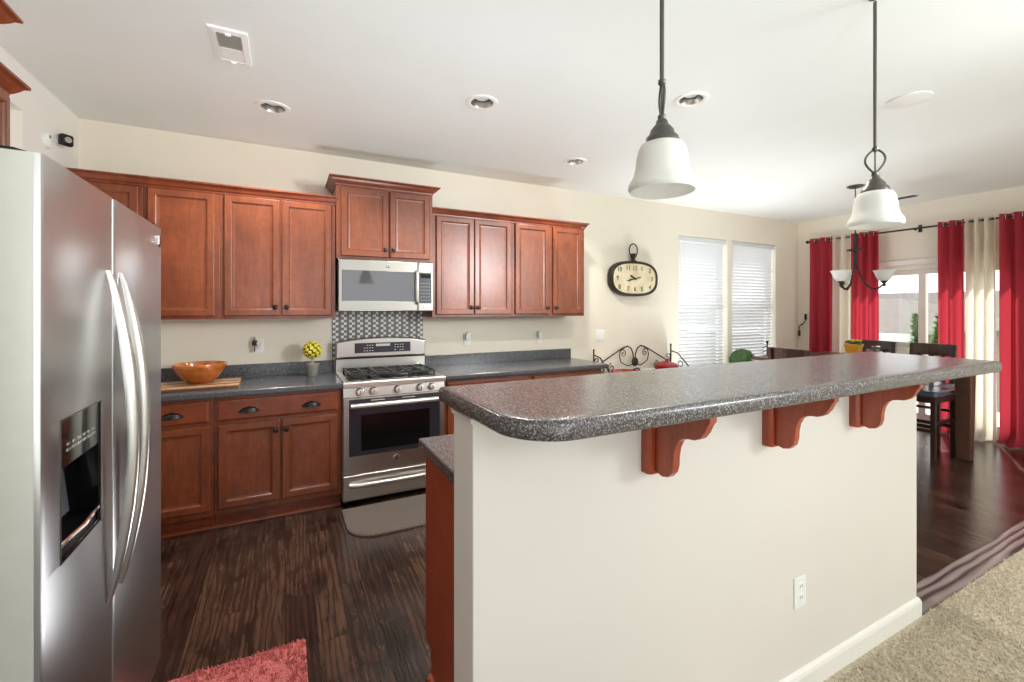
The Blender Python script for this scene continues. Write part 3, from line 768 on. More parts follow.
for b in ((FX-.001, FX+.002, D0-w_, D0, E0-w_, E1+w_), (FX-.001, FX+.002, D1, D1+w_, E0-w_, E1+w_), (FX-.001, FX+.002, D0, D1, E0-w_, E0), (FX-.001, FX+.002, D0, D1, E1, E1+w_)): m.box(*b)
m.build('bezel', M['pewter'], dd)
bx(FX-.001, FX+.003, 2.078, 2.096, 1.680, 1.724).build('badge', M['black'], fd, bevel=.001)
bx(FX-.001, FX+.0035, 2.072, 2.077, 1.688, 1.722).build('badge', M['badge'], fd, bevel=.001)
m = MB(); m.prism([(-.55, F0+.01, FZ-.012), (FX-.025, F0+.01, FZ-.012), (FX-.022, F0+.01, FZ+.003), (FX-.045, F0+.01, FZ+.009), (-.50, F0+.01, FZ+.010), (-.55, F0+.01, FZ+.008)], (0, .05, 0))
m.build('hinge_cover', M['black'], t, bevel=.004)
bx(-.53, FX-.012, F1-.06, F1-.01, FZ-.012, FZ+.016).build('hinge_cover', M['black'], t, bevel=.004)

# ------------------------------------------------------------------ mats
m = MB(); n = 40
def rug_pts(z, ins): return [(-.405+ins, 1.2+ins, z), (.08-ins, 1.2+ins, z), (.08-ins, 2.132-ins, z), (-.405+ins, 2.132-ins, z)]
t = thing('kitchen_rug', 'coral red shag rug on the wood floor before the refrigerator', 'rug', (-.16, 1.66, 0))
m.rings([rug_pts(0, 0), rug_pts(.012, 0), rug_pts(.016, .006)]); m.build('pile', M['rug'], t)
random.seed(3)
m = MB()
for i in range(2600):
    x, y = random.uniform(-.40, .076), random.uniform(1.55, 2.128)
    inner = (-.34 < x < .01) and (y < 2.06)
    wav = (math.sin(x*60)*math.sin(y*60) > .2) if inner else True
    h_ = .024 if wav else .014
    a = random.uniform(0, 6.28); l_ = .006; ex, ey = random.uniform(-.008, .008), random.uniform(-.008, .008)
    c_, s_ = math.cos(a)*l_, math.sin(a)*l_
    b = [m.bm.verts.new(q) for q in ((x+c_, y+s_, .013), (x-s_, y+c_, .013), (x-c_, y-s_, .013), (x+s_, y-c_, .013))]
    tp = m.bm.verts.new((x+ex, y+ey, h_+.008*random.random()))
    for k in range(4): m.bm.faces.new((b[k], b[(k+1) % 4], tp))
o = m.build('tufts', M['rug'], t); o['kind'] = 'stuff'
pts = [(1.17, 3.385), (.362, 3.385)]+[(.362+.17*(1-math.cos(a)), 3.10-.185*math.sin(a)) for a in [math.pi/2*i/8 for i in range(9)]]+[(1.0, 2.905), (1.17, 3.08)]
m = MB(); m.rings([[(x, y, z) for x, y in pp] for pp, z in ((pts, .0), (pts, .010), (inset(pts, .012), .016))])
tag(m.build('floor_mat', M['mat']), 'taupe woven mat with rounded corners on the floor before the range', 'mat')

# ------------------------------------------------------------------ counter things
cb = thing('cutting_board', 'striped wooden cutting board under the bowl on the left counter', 'cutting board', (-.55, 3.70, .914))
rot = Matrix.Translation((-.55, 3.70, 0)) @ Matrix.Rotation(math.radians(2), 4, 'Z') @ Matrix.Translation((.55, -3.70, 0))
bx(-.84, -.285, 3.53, 3.87, .9145, .938).build('board', M['board'], cb, bevel=.003, xf=rot)
m = MB()
for y in (3.578, 3.70, 3.82): m.box(-.838, -.287, y, y+.03, .9375, .9392)
m.build('dark_strip', M['boarddark'], cb, xf=rot)
bx(-.838, -.287, 3.525, 3.532, .917, .930).build('edge_strip', M['boarddark'], cb, xf=rot)
m = MB(); m.lathe([(.062, 0), (.076, .006), (.105, .035), (.128, .062), (.140, .080), (.152, .104), (.158, .124), (.156, .132), (.149, .132), (.142, .112), (.126, .076), (.09, .035), (.01, .022)], (-.522, 3.72, .9393), 40)
tag(m.build('wooden_bowl', M['bowl'], smooth=60), 'amber turned wooden bowl resting on the cutting board', 'bowl')
t = thing('topiary', 'small yellow flower ball topiary in a grey pot beside the range', 'plant', (.193, 3.86, .914))
MB().lathe([(.033, 0), (.036, .004), (.050, .090), (.054, .092), (.054, .104), (.048, .104), (.046, .088), (.01, .086)], (.193, 3.86, .9143), 24).build('pot', M['greypot'], t, smooth=True)
m = MB()
for k in range(3): m.tube([(.193+.010*math.cos(k*2.1), 3.86+.010*math.sin(k*2.1), .995), (.193+.006*math.cos(k*2.1+1), 3.86+.006*math.sin(k*2.1+1), 1.08)], .004, 6)
m.build('stem', M['stem'], t, smooth=True)
fo = MB().ball((.193, 3.86, 1.122), .058, 16).build('foliage', M['yellowcore'], t, smooth=True)
m = MB(); N = 46
for i in range(N):
    z = 1-2*(i+.5)/N; a = i*2.39996; rr = math.sqrt(1-z*z)
    d_ = Vector((rr*math.cos(a), rr*math.sin(a), z)); c_ = Vector((.193, 3.86, 1.122))+d_*.058
    m.lathe([(.010, 0), (.0155, .006), (.013, .012), (.006, .013), (.003, .008)], c_, 9, d_)
m.build('blossoms', M['yellow'], t, smooth=True)

# wall plates on the back wall
for x, z, lab, pl in ((-.185, 1.155, 'white wall outlet with a plug-in air freshener above the left counter', 'dark'), (1.583, 1.150, 'white outlet with a plug-in above the right counter, nearer the range', 'white'), (2.397, 1.142, 'white outlet with a plug-in above the right counter, farther from the range', 'white')):
    o = outlet(x, z, YB, lab)
    f = thing('plug_in_air_freshener' if pl == 'dark' else 'plug_in_night_light', {'dark': 'dark and white plug-in freshener in the outlet over the left counter', 'white': 'small white plug-in in the wall outlet %s' % ('nearer the range' if x < 2 else 'below the last upper cabinet')}[pl], 'air freshener' if pl == 'dark' else 'night light', (x, YB-.009, z+.02))
    if pl == 'dark':
        MB().lathe([(.020, 0), (.022, .012), (.020, .034), (.010, .042)], (x-.004, YB-.009, z+.020), 18, (0, -1, 0)).build('housing', M['cream'], f, smooth=True)
        MB().lathe([(.016, 0), (.020, .010), (.020, .034), (.008, .040)], (x-.026, YB-.035, z+.004), 16).build('oil_vial', M['bronze'], f, smooth=True)
        bx(x-.030, x-.024, YB-.05, YB-.012, z-.045, z+.07).build('back_card', M['panel'], f, bevel=.001)
    else:
        bx(x-.020, x+.020, YB-.045, YB-.009, z+.0, z+.070).build('housing', M['plastic'], f, bevel=.008)
        bx(x-.026, x-.019, YB-.045, YB-.015, z-.005, z+.05).build('side_vent', M['satin'], f, bevel=.002)
outlet(3.205, 1.142, YB, 'white double rocker light switch below and left of the clock', wd=.118, kind='switch')

# ------------------------------------------------------------------ clock
t = thing('wall_clock', 'large oval pocket watch style clock with ring on the back wall', 'clock', (3.672, YB, 1.80))
def sup(cx_, cz_, a, b, y, n=56, e=2.7): return [(cx_+a*math.copysign(abs(math.cos(q))**(2/e), math.cos(q)), y, cz_+b*math.copysign(abs(math.sin(q))**(2/e), math.sin(q))) for q in [2*math.pi*i/n for i in range(n)]]
cxk, czk = 3.660, 1.800
MB().rings([sup(cxk, czk, .352, .203, YB-.001), sup(cxk, czk, .360, .208, YB-.02), sup(cxk, czk, .358, .206, YB-.075), sup(cxk, czk, .346, .196, YB-.086), sup(cxk, czk, .326, .178, YB-.080), sup(cxk, czk, .322, .175, YB-.070)]).build('case', M['bronze'], t, smooth=50)
MB().rings([sup(cxk, czk, .330, .182, YB-.06), sup(cxk, czk, .330, .182, YB-.073)]).build('dial', M['clockface'], t)
yd = YB-.0745
for i in range(12):
    a = math.radians(90-30*i); ex = .262*math.copysign(abs(math.cos(a))**.75, math.cos(a)); ez = .122*math.copysign(abs(math.sin(a))**.75, math.sin(a))
    if i in (1, 11, 5, 7): ex = math.copysign(.105, ex); ez = math.copysign(.122, ez)
    if i in (2, 10, 4, 8): ex = math.copysign(.232, ex); ez = math.copysign(.100, ez)
    text_mesh('numeral', str(i or 12), .074, M['bronze'], t, facing_minus_y(cxk+ex, yd, czk+ez), .001)
def hand(name, ang, l, back, w):
    m = MB(); d_ = Vector((math.cos(ang), 0, math.sin(ang))); p_ = Vector((-math.sin(ang), 0, math.cos(ang))); c_ = Vector((cxk, yd-.004, czk))
    L_ = [c_-d_*back+p_*w*.5, c_-d_*back-p_*w*.5, c_-p_*w*.4, c_+d_*l*.7-p_*w*.7, c_+d_*l, c_+d_*l*.7+p_*w*.7, c_+p_*w*.4]
    m.prism(L_, (0, -.002, 0)); m.build(name, M['black'], t)
hand('hour_hand', math.radians(155), .095, .02, .016); hand('minute_hand', math.radians(193), .135, .085, .012)
MB().lathe([(.012, 0), (.012, .006), (.003, .008)], (cxk, yd, czk), 16, (0, -1, 0)).build('hand_pin', M['black'], t, smooth=True)
MB().lathe([(.030, -.01), (.046, -.004), (.034, .008), (.022, .022), (.020, .032), (.028, .042), (.034, .054), (.034, .082), (.026, .092), (.008, .094)], (cxk, YB-.045, czk+.205), 20).build('crown_stem', M['bronze'], t, smooth=True)
MB().tube([(cxk+.062*math.sin(2*math.pi*i/28), YB-.045, czk+.335+.078*math.cos(2*math.pi*i/28)) for i in range(28)], .0075, 8, closed=True).build('ring', M['bronze'], t, smooth=True)

# ------------------------------------------------------------------ camera and bracket on the left wall
t = thing('security_camera', 'small black camera on a white bracket near the left ceiling corner', 'camera', (XL, 3.81, 2.505))
m = MB(); m.lathe([(.022, 0), (.022, .006), (.010, .010), (.010, .030)], (XL, 3.75, 2.49), 16, (1, 0, .2)); m.build('bracket', M['plastic'], t, smooth=True)
xfm = Matrix.Translation((XL+.042, 3.74, 2.50)) @ Matrix.Rotation(math.radians(-42), 4, 'Z')
bx(-.020, .020, -.034, .034, -.036, .036).build('housing', M['black'], t, bevel=.014, seg=4, xf=xfm)
m = MB(); m.lathe([(.018, 0), (.018, .004), (.013, .0045), (.010, .002), (.003, .002)], (.020, 0, 0), 18, (1, 0, 0)); m.build('lens', M['satin'], t, smooth=True, xf=xfm)
t = thing('door_chime', 'white round wall device beside the small black camera', 'wall device', (XL, 3.60, 2.44))
MB().lathe([(.044, 0), (.044, .016), (.036, .022), (.004, .024)], (XL, 3.60, 2.445), 24, (1, 0, 0)).build('cover', M['plastic'], t, smooth=True)
MB().lathe([(.010, 0), (.010, .003)], (XL+.021, 3.585, 2.465), 12, (1, 0, 0)).build('lens', M['panel'], t)

# ------------------------------------------------------------------ ceiling fittings
CL = ['recessed ceiling light over the left counter, nearest the ceiling vent', 'recessed ceiling light over the range aisle, left of the first pendant', 'small far recessed ceiling light above the clock wall', 'recessed ceiling light just right of the first pendant rod']
first = None
def can(loc):
    x, y = loc
    t = thing('recessed_light', CL[0], 'ceiling light', (x, y, H), 'recessed kitchen ceiling lights')
    MB().lathe([(RC-.002, .004), (RC-.001, -.004), (RC+.016, -.008), (RC+.030, -.004), (RC+.031, .0)], (x, y, H), 40, cap0=False, cap1=False).build('trim_ring', M['trim'], t, smooth=True)
    MB().lathe([(RC-.001, -.004), (RC-.006, .02), (RC-.016, .08), (RC-.020, .128), (.004, .130)], (x, y, H), 40, cap0=False).build('baffle', M['satin'], t, smooth=True)
    MB().lathe([(.018, .128), (.030, .10), (.044, .050), (.046, .036), (.040, .028), (.004, .024)], (x, y, H), 28).build('bulb', M['plastic'], t, smooth=True)
    return t
for c_ in CANS: lamp('can_lamp', 'SPOT', (c_[0], c_[1], H-.012), 62, (0, 0, -1), (1, .95, .87), .05, 140, .6)
first = can(CANS[0])
for i in (1, 2, 3): dup(first, (CANS[i][0], CANS[i][1], H), CL[i])
m = MB(); m.lathe([(.112, 0), (.112, -.006), (.100, -.009), (.004, -.009)], (3.471, 1.349, H), 40)
tag(m.build('round_ceiling_cover', M['plastic'], smooth=True), 'flat white round cover on the ceiling between the pendants and patio door', 'ceiling cover')
t = thing('ceiling_vent', 'white square ceiling vent above the refrigerator corner', 'vent', (-.24, 2.605, H))
m = MB(); vx0, vx1, vy0, vy1 = -.322, -.158, 2.448, 2.762
m.rings([[(x, y, z) for x, y in ((vx0+i, vy0+i), (vx1-i, vy0+i), (vx1-i, vy1-i), (vx0+i, vy1-i))] for i, z in ((0, H), (.002, H-.010), (.028, H-.014), (.032, H-.006))])
m.build('frame', M['plastic'], t)
m = MB(); m.box(vx0+.034, vx1-.034, 2.615, 2.725, H-.013, H-.004); m.build('cover_panel', M['plastic'], t, bevel=.003)
m = MB()
for i in range(14): m.box(vx0+.034, vx1-.034, 2.488+i*.0085, 2.491+i*.0085, H-.013, H-.006)
m.build('louver', M['steelside'], t)
bx(vx0+.033, vx1-.033, 2.482, 2.608, H-.006, H-.003).build('duct_opening', M['panel'], t)
m = MB(); m.box(-.252, -.228, 2.47, 2.482, H-.022, H-.008); m.box(-.252, -.228, 2.738, 2.748, H-.022, H-.008); m.build('latch', M['plastic'], t, bevel=.002)
t = thing('ceiling_register', 'long narrow white air register on the ceiling near the patio door', 'vent', (6.45, 2.56, H))
bx(6.38, 6.52, 2.42, 2.72, H-.008, H).build('frame', M['plastic'], t, bevel=.002)
m = MB()
for i in range(8): m.box(6.395+i*.0145, 6.400+i*.0145, 2.435, 2.705, H-.011, H-.006)
m.build('louver', M['pewter'], t)

# ------------------------------------------------------------------ pendants
def pendant(x, y, label):
    t = thing('pendant_light', label, 'pendant light', (x, y, H), 'glass pendants above the bar')
    zb = 1.803
    MB().lathe([(.022, 0), (.022, -.003), (.012, -.006), (.008, -.007)], (x, y, H), 28).build('canopy', M['pewter'], t, smooth=True)
    zl = zb+.315
    MB().tube([(x, y, H-.02), (x, y, zl)], .0065, 10).build('rod', M['pewter'], t, smooth=True)
    m = MB()
    for s_ in (-1, 1):
        P_ = []
        for i in range(15):
            u = i/14; w = .033*math.sin(math.pi*u**.8)
            P_.append((x+s_*w*math.cos(.98), y+s_*w*math.sin(.98), zl-.105*u))
        m.tube(P_, .0042, 8)
    m.lathe([(.004, .012), (.011, .006), (.011, -.004), (.005, -.012)], (x, y, zl), 14); m.lathe([(.005, .012), (.012, .004), (.012, -.006), (.006, -.014)], (x, y, zl-.103), 14)
    m.tube([(x, y, zl), (x, y, zl-.10)], .0028, 8)
    m.build('loop', M['pewter'], t, smooth=True)
    z = zl-.108
    MB().lathe([(.008, 0), (.016, -.006), (.018, -.016), (.024, -.022), (.034, -.036), (.036, -.046), (.046, -.056), (.050, -.068), (.050, -.076), (.010, -.078)], (x, y, z), 28).build('socket_cap', M['pewter'], t, smooth=True)
    z2 = z-.072
    pr = [(.046, 0), (.060, -.006), (.068, -.020), (.073, -.045), (.076, -.075), (.082, -.098), (.094, -.118), (.096, -.126), (.097, -.133), (.094, -.140), (.092, -.143), (.089, -.139), (.088, -.122), (.076, -.098), (.070, -.075), (.067, -.045), (.062, -.022), (.044, -.006)]
    MB().lathe(pr, (x, y, z2), 48, cap0=False, cap1=False).build('shade', M['shade'], t, smooth=60)
    MB().ball((x, y, z2-.06), .03, 14, (1, 1, 1.25)).build('bulb', M['plastic'], t, smooth=True)
    return t
p1 = pendant(.992, .97, 'bell shaped white glass pendant over the near left part of the bar')
p2 = dup(p1, (2.203, .97, H), 'bell shaped white glass pendant over the far right end of the bar')
p2.rotation_euler.z = math.radians(60)

# ------------------------------------------------------------------ curtains and rod
def curtain(y0, y1, n_fold, mat, label, zt=2.462, amp=.042, puddle=.10, seed=1):
    random.seed(seed)
    lo, hi = min(y0, y1), max(y0, y1)
    t = thing('curtain', label, 'curtain', (6.85, (lo+hi)/2, 0), 'panels on the patio door rod')
    cols = n_fold*16+1; zs = [zt, zt-.02, zt-.08, 2.2, 1.9, 1.5, 1.1, .7, .35, .14, .06, .02, .012]
    ph = [random.uniform(-.35, .35) for _ in range(n_fold+2)]
    L = []
    for z in zs:
        row = []
        for c_ in range(cols):
            u = c_/(cols-1); k = u*n_fold
            a = amp*(1+.12*math.sin(z*1.7+seed)) if z < zt-.1 else amp
            x = 6.845-a*math.cos(2*math.pi*k+ph[int(k)]*.3*(zt-z)/2.4)
            y = hi+(lo-hi)*u+.012*math.sin(2*math.pi*k*2+seed)*(zt-z)/2.4
            zz = z
            if z < .1:
                f_ = (.1-z)/.09
                x -= puddle*f_*(.5+.5*math.sin(k*2.3+seed)); zz = max(.006, z*.9)+.006*math.sin(k*5)*(1-f_*.5)+.004
            row.append((x, y, zz))
        L.append(row)
    m = MB(); m.rings(L, False, False, closed=False)
    o = m.build('fabric', mat, t, smooth=180)
    for k in range(n_fold*2):
        u = (k+.5)/(n_fold*2)
        yy = hi+(lo-hi)*u
        MB().tube([(6.845+.024*math.sin(q)*.35, yy+.001*k % .002+.024*math.sin(q)*.35, 2.425+.024*math.cos(q)) for q in [2*math.pi*i/16 for i in range(16)]], .0045, 6, closed=True).build('grommet', M['satin'], t, smooth=True)
RC_, CC_ = M['redcurtain'], M['creamcurtain']
curtain(3.80, 3.50, 2, RC_, 'leftmost red curtain on the patio door rod, beside the wall corner', seed=1)
curtain(3.495, 3.275, 2, CC_, 'cream sheer curtain between the two left red curtains', seed=2)
curtain(3.27, 2.955, 3, RC_, 'red curtain left of the clear patio door glass, behind the chandelier', seed=3)
curtain(2.375, 2.150, 2, RC_, 'red curtain right of the clear patio door glass', seed=4)
curtain(2.140, 1.900, 3, CC_, 'cream sheer curtain between the two right red curtains', seed=5, puddle=.2)
curtain(1.872, 1.38, 4, RC_, 'rightmost red curtain cut by the photo edge', seed=6, puddle=.16)
t = thing('curtain_rod', 'long dark bronze curtain rod above the patio door', 'curtain rod', (6.845, 2.6, 2.425))
MB().tube([(6.845, 3.84, 2.425), (6.845, 1.34, 2.425)], .011, 12).build('rod', M['bronze'], t, smooth=True)
for y in (3.855, 1.325): MB().ball((6.845, y, 2.425), .024, 12).build('finial', M['bronze'], t, smooth=True)
for y in (3.815, 2.60, 1.36):
    m = MB(); m.tube([(XR, y, 2.44), (6.90, y, 2.44), (6.86, y, 2.405), (6.83, y, 2.41)], .008, 8); m.box(XR-.008, XR, y-.018, y+.018, 2.39, 2.48)
    m.build('bracket', M['bronze'], t, smooth=True)

# ------------------------------------------------------------------ chandelier
hx, hy = 5.41, 2.56
t = thing('chandelier', 'dark iron chandelier with white glass bowl shades over the dining table', 'chandelier', (hx, hy, H))
MB().lathe([(.075, 0), (.075, -.008), (.05, -.022), (.012, -.03)], (hx, hy, H), 24).build('canopy', M['pewter'], t, smooth=True)
MB().tube([(hx, hy, H-.02), (hx, hy, 2.15)], .006, 8).build('chain_rod', M['pewter'], t, smooth=True)
MB().lathe([(.006, .12), (.016, .10), (.012, .06), (.022, .03), (.016, 0), (.018, -.05), (.075, -.06), (.078, -.070), (.020, -.085), (.016, -.19), (.024, -.22), (.010, -.25), (.004, -.27)], (hx, hy, 2.14), 20).build('column', M['iron'], t, smooth=True)
for k in range(3):
    a = math.radians(-65+120*k); dx, dy = math.cos(a), math.sin(a)
    P_ = [(.016, 1.92), (.035, 1.82), (.08, 1.71), (.14, 1.655), (.195, 1.665), (.23, 1.70), (.235, 1.72)]
    PP = []
    for i in range(len(P_)-1):
        for q in range(4): u = q/4; PP.append((P_[i][0]*(1-u)+P_[i+1][0]*u, P_[i][1]*(1-u)+P_[i+1][1]*u))
    PP.append(P_[-1])
    ar = MB().tube([(hx+dx*r, hy+dy*r, z) for r, z in PP], .009, 8).build('arm', M['iron'], t, smooth=True)
    ax, ay = hx+dx*.235, hy+dy*.235
    MB().lathe([(.008, -.04), (.018, -.03), (.012, -.01), (.030, .008), (.032, .02), (.01, .024)], (ax, ay, 1.72), 16).build('cup', M['iron'], ar, smooth=True)
    MB().lathe([(.026, .012), (.050, .030), (.068, .062), (.080, .10), (.094, .125), (.090, .126), (.076, .10), (.063, .064), (.046, .034), (.02, .02)], (ax, ay, 1.72), 28, cap0=False, cap1=True).build('shade', M['shade'], ar, smooth=60)

# ------------------------------------------------------------------ dining table, chairs
t = thing('dining_table', 'dark wood counter height dining table by the patio door', 'table', (5.42, 2.45, 0))
bx(4.54, 5.93, 1.72, 3.14, .885, .925).build('tabletop', M['darkwood'], t, bevel=.006)
m = MB(); m.box(4.62, 5.85, 1.80, 1.825, .80, .885); m.box(4.62, 5.85, 3.035, 3.06, .80, .885); m.box(4.62, 4.645, 1.80, 3.06, .80, .885); m.box(5.825, 5.85, 1.80, 3.06, .80, .885); m.build('apron', M['darkwood'], t)
for x in (4.575, 5.775):
    for y in (1.775, 2.97):
        MB().rings([[(x+i, y+i, z), (x+.118-i, y+i, z), (x+.118-i, y+.118-i, z), (x+i, y+.118-i, z)] for i, z in ((.012, 0), (.0, .75), (.0, .885))]).build('leg', M['brownwood'], t, bevel=.006)
def chair(label, cx_, cy_, ang, back=True):
    # built at the origin facing +Y (back at -Y), then placed
    name = 'counter_chair' if back else 'counter_stool'
    t = thing(name, label, 'chair' if back else 'stool', (cx_, cy_, 0), 'counter height seats round the dining table')
    xf = Matrix.Translation((cx_, cy_, 0)) @ Matrix.Rotation(ang, 4, 'Z')
    B = lambda m, n, mat, **k: m.build(n, mat, t, xf=xf, **k)
    w, d, sz = (.20, .20, .60) if back else (.235, .20, .60)
    B(bx(-w, w, -d, d, sz, sz+.055), 'seat', M['blueseat'], bevel=.022, seg=4)
    m = MB(); m.box(-w+.01, w-.01, -d+.01, d-.01, sz-.055, sz); B(m, 'seat_frame', M['darkwood'])
    for sx in (-1, 1):
        B(MB().rings([[(sx*(w-.022)-.02, d-.045, z), (sx*(w-.022)+.02, d-.045, z), (sx*(w-.022)+.02, d-.005, z), (sx*(w-.022)-.02, d-.005, z)] for z in (0, sz)]), 'leg', M['darkwood'], bevel=.004)
        if back: B(MB().rings([[(sx*(w-.022)-.02, y-.02, z), (sx*(w-.022)+.02, y-.02, z), (sx*(w-.022)+.02, y+.02, z), (sx*(w-.022)-.02, y+.02, z)] for y, z in ((-d-.01, 0), (-d+.022, .40), (-d+.022, sz+.06), (-d-.03, 1.06))]), 'leg', M['darkwood'], bevel=.004)
        else: B(MB().rings([[(sx*(w-.022)-.02, -d+.005, z), (sx*(w-.022)+.02, -d+.005, z), (sx*(w-.022)+.02, -d+.045, z), (sx*(w-.022)-.02, -d+.045, z)] for z in (0, sz)]), 'leg', M['darkwood'], bevel=.004)
    m = MB(); m.box(-w+.03, w-.03, d-.035, d-.015, .20, .235); m.box(-w+.03, w-.03, -d+.005, -d+.025, .34, .37)
    for sx in (-1, 1): m.box(sx*(w-.022)-.01, sx*(w-.022)+.01, -d, d-.03, .26, .295)
    B(m, 'stretcher', M['darkwood'])
    if back:
        m = MB(); n = 8
        m.rings([[(-w+.03+(2*w-.06)*i/n, -d-.012-.035*math.sin(math.pi*i/n)+dy-.012*q, z) for dy, z, q in ((0, .935, 0), (.02, .935, 0), (.02, 1.062, 1), (0, 1.062, 1))] for i in range(n+1)])
        B(m, 'top_rail', M['darkwood'], bevel=.003)
        m = MB()
        for k in range(3): m.box(-.12+k*.10, -.08+k*.10, -d+.005, -d+.018, sz+.05, .965)
        B(m, 'back_slat', M['darkwood'])
    return t
chair('dark wood counter chair tucked on the kitchen side of the table', 4.575, 2.63, -math.pi/2)
chair('dark wood counter chair on the patio side, backed by the clear door glass', 6.16, 2.27, math.pi/2)
chair('dark wood counter chair behind the orange flower pot', 6.16, 2.80, math.pi/2)
chair('dark wood counter stool with grey seat at the near end of the table', 5.70, 2.12, 0, back=False)
t = thing('flower_pot', 'orange square planter with green plant on the dining table', 'plant pot', (5.80, 2.76, .925))
MB().rings([[(5.80-i, 2.76-i, z), (5.80+i, 2.76-i, z), (5.80+i, 2.76+i, z), (5.80-i, 2.76+i, z)] for i, z in ((.050, .9255), (.066, 1.02), (.070, 1.025), (.070, 1.045), (.062, 1.045), (.060, 1.03))]).build('pot', M['terra'], t, bevel=.004)
m = MB(); random.seed(5)
for i in range(34):
    a = random.uniform(0, 6.28); r = random.uniform(.01, .075); h_ = random.uniform(.01, .06)
    m.ball((5.80+r*math.cos(a), 2.76+r*math.sin(a), 1.04+h_*(1-r*6)), .016, 6, (1.3, 1.0, .6))
m.build('foliage', M['leaf'], t, smooth=True)
m = MB()
for i in range(9):
    a = random.uniform(0, 6.28); r = random.uniform(.0, .06); m.ball((5.80+r*math.cos(a), 2.76-.02+r*math.sin(a), 1.075+random.uniform(0, .02)), .012, 6)
m.build('blossoms', M['yellow'], t, smooth=True)
for (x, y, r, h_, lab) in ((5.70, 2.50, .045, .115, 'larger clear glass jar on the dining table right of the flower pot'), (5.74, 2.585, .026, .075, 'small clear glass shaker on the table next to the flower pot')):
    t = thing('glass_jar', lab, 'jar', (x, y, .925))
    MB().lathe([(r*.9, .0005), (r, .004), (r, h_*.75), (r*.8, h_*.9), (r*.75, h_*.9), (r*.9, h_*.73), (r*.9, .008), (.004, .006)], (x, y, .925), 20).build('body', M['jarglass'], t, smooth=True)
    MB().lathe([(r*.82, h_*.9), (r*.86, h_*.92), (r*.86, h_*1.02), (.004, h_*1.04)], (x, y, .925), 20).build('lid', M['badge'], t, smooth=True)

# ------------------------------------------------------------------ iron rack with pots
t = thing('iron_console', 'black wrought iron scrollwork console rack against the back wall', 'console table', (3.66, 3.84, 0))
bx(3.05, 4.27, 3.62, 4.03, .685, .715).build('shelf', M['darkwood'], t, bevel=.004)
bx(3.09, 4.23, 3.66, 4.0, .25, .27).build('shelf', M['darkwood'], t, bevel=.004)
for x in (3.07, 4.25):
    for y in (3.64, 4.01): MB().tube([(x, y, 0), (x, y, .686)], .011, 8).build('leg', M['iron'], t, smooth=True)
def spiral(c_, r0, turns, a0, sgn, n=22, y=4.01):
    return [(c_[0]+r0*(1-.8*i/n)*math.cos(a0+sgn*turns*2*math.pi*i/n), y, c_[1]+r0*(1-.8*i/n)*math.sin(a0+sgn*turns*2*math.pi*i/n)) for i in range(n+1)]
m = MB(); yk = 4.01
for x, zt in ((3.07, .985), (4.25, 1.005)):
    m.tube([(x, yk, .715), (x, yk, zt)], .009, 8); m.ball((x, yk, zt), .012, 8)
cx_ = 3.66
for s_ in (-1, 1):
    A = cx_+s_*.0
    m.tube([(cx_+s_*.50, yk, .83), (cx_+s_*.30, yk, .93), (cx_+s_*.17, yk, .995), (cx_+s_*.10, yk, 1.012), (cx_+s_*.05, yk, .985), (cx_+s_*.018, yk, .92), (cx_+s_*.012, yk, .84)], .008, 8)
    m.tube([(cx_+s_*(.012), yk, .80), (cx_+s_*.10, yk, .78), (cx_+s_*.20, yk, .83), (cx_+s_*.225, yk, .90), (cx_+s_*.21, yk, .96), (cx_+s_*.15, yk, .985)], .006, 8)
    m.tube(spiral((cx_+s_*.165, .925), .040, 1.2, math.pi/2, s_), .005, 6)
    m.tube(spiral((cx_+s_*.34, .775), .050, 1.3, math.pi/2, -s_), .006, 6)
    m.tube(spiral((cx_+s_*.48, .765), .038, 1.3, math.pi/2, s_), .006, 6)
    m.tube(spiral((cx_+s_*.545, .865), .040, 1.2, -math.pi/2, s_), .006, 6)
    m.tube(spiral((cx_+s_*.545, .800), .030, 1.2, math.pi/2, -s_), .006, 6)
m.build('back_gallery', M['iron'], t, smooth=True)
MB().lathe([(.048, 0), (.052, .006), (.03, .012), (.004, .013)], (cx_, yk-.006, .825), 20, (0, -1, 0)).build('rosette', M['bronze'], t, smooth=True)
for x in (3.07, 4.25):
    m = MB(); m.tube([(x, 4.01, .93), (x, 3.90, .91), (x, 3.76, .79), (x, 3.70, .72)], .008, 8)
    m.tube([(x, 3.86+.035*math.cos(a), .785+.035*math.sin(a)) for a in [2*math.pi*i/14 for i in range(14)]], .005, 6, closed=True)
    m.build('side_gallery', M['iron'], t, smooth=True)
t = thing('red_casserole', 'red lidded casserole dish on the right of the iron rack', 'pot', (4.0, 3.84, .715))
MB().lathe([(.10, .001), (.125, .008), (.135, .05), (.135, .060), (.13, .062)], (4.0, 3.84, .715), 32).build('pot', M['red'], t, smooth=True)
MB().lathe([(.138, .062), (.138, .068), (.11, .092), (.05, .112), (.022, .118), (.016, .128), (.024, .136), (.020, .146), (.003, .148)], (4.0, 3.84, .715), 32).build('lid', M['red'], t, smooth=True)
m = MB(); m.box(3.84, 3.87, 3.80, 3.88, .755, .768); m.box(4.13, 4.16, 3.80, 3.88, .755, .768); m.build('handle', M['red'], t, bevel=.005)
t = thing('red_dish', 'low red dish with dark handle on the left of the iron rack', 'dish', (3.38, 3.80, .715))
MB().lathe([(.09, .001), (.15, .012), (.19, .030), (.20, .034), (.195, .040), (.14, .024), (.004, .016)], (3.38, 3.80, .715), 32).build('bowl', M['red'], t, smooth=True)
MB().tube([(3.44, 3.80, .735), (3.46, 3.80, .772), (3.50, 3.80, .782), (3.54, 3.80, .772), (3.555, 3.80, .75)], .008, 8).build('handle', M['black'], t, smooth=True)

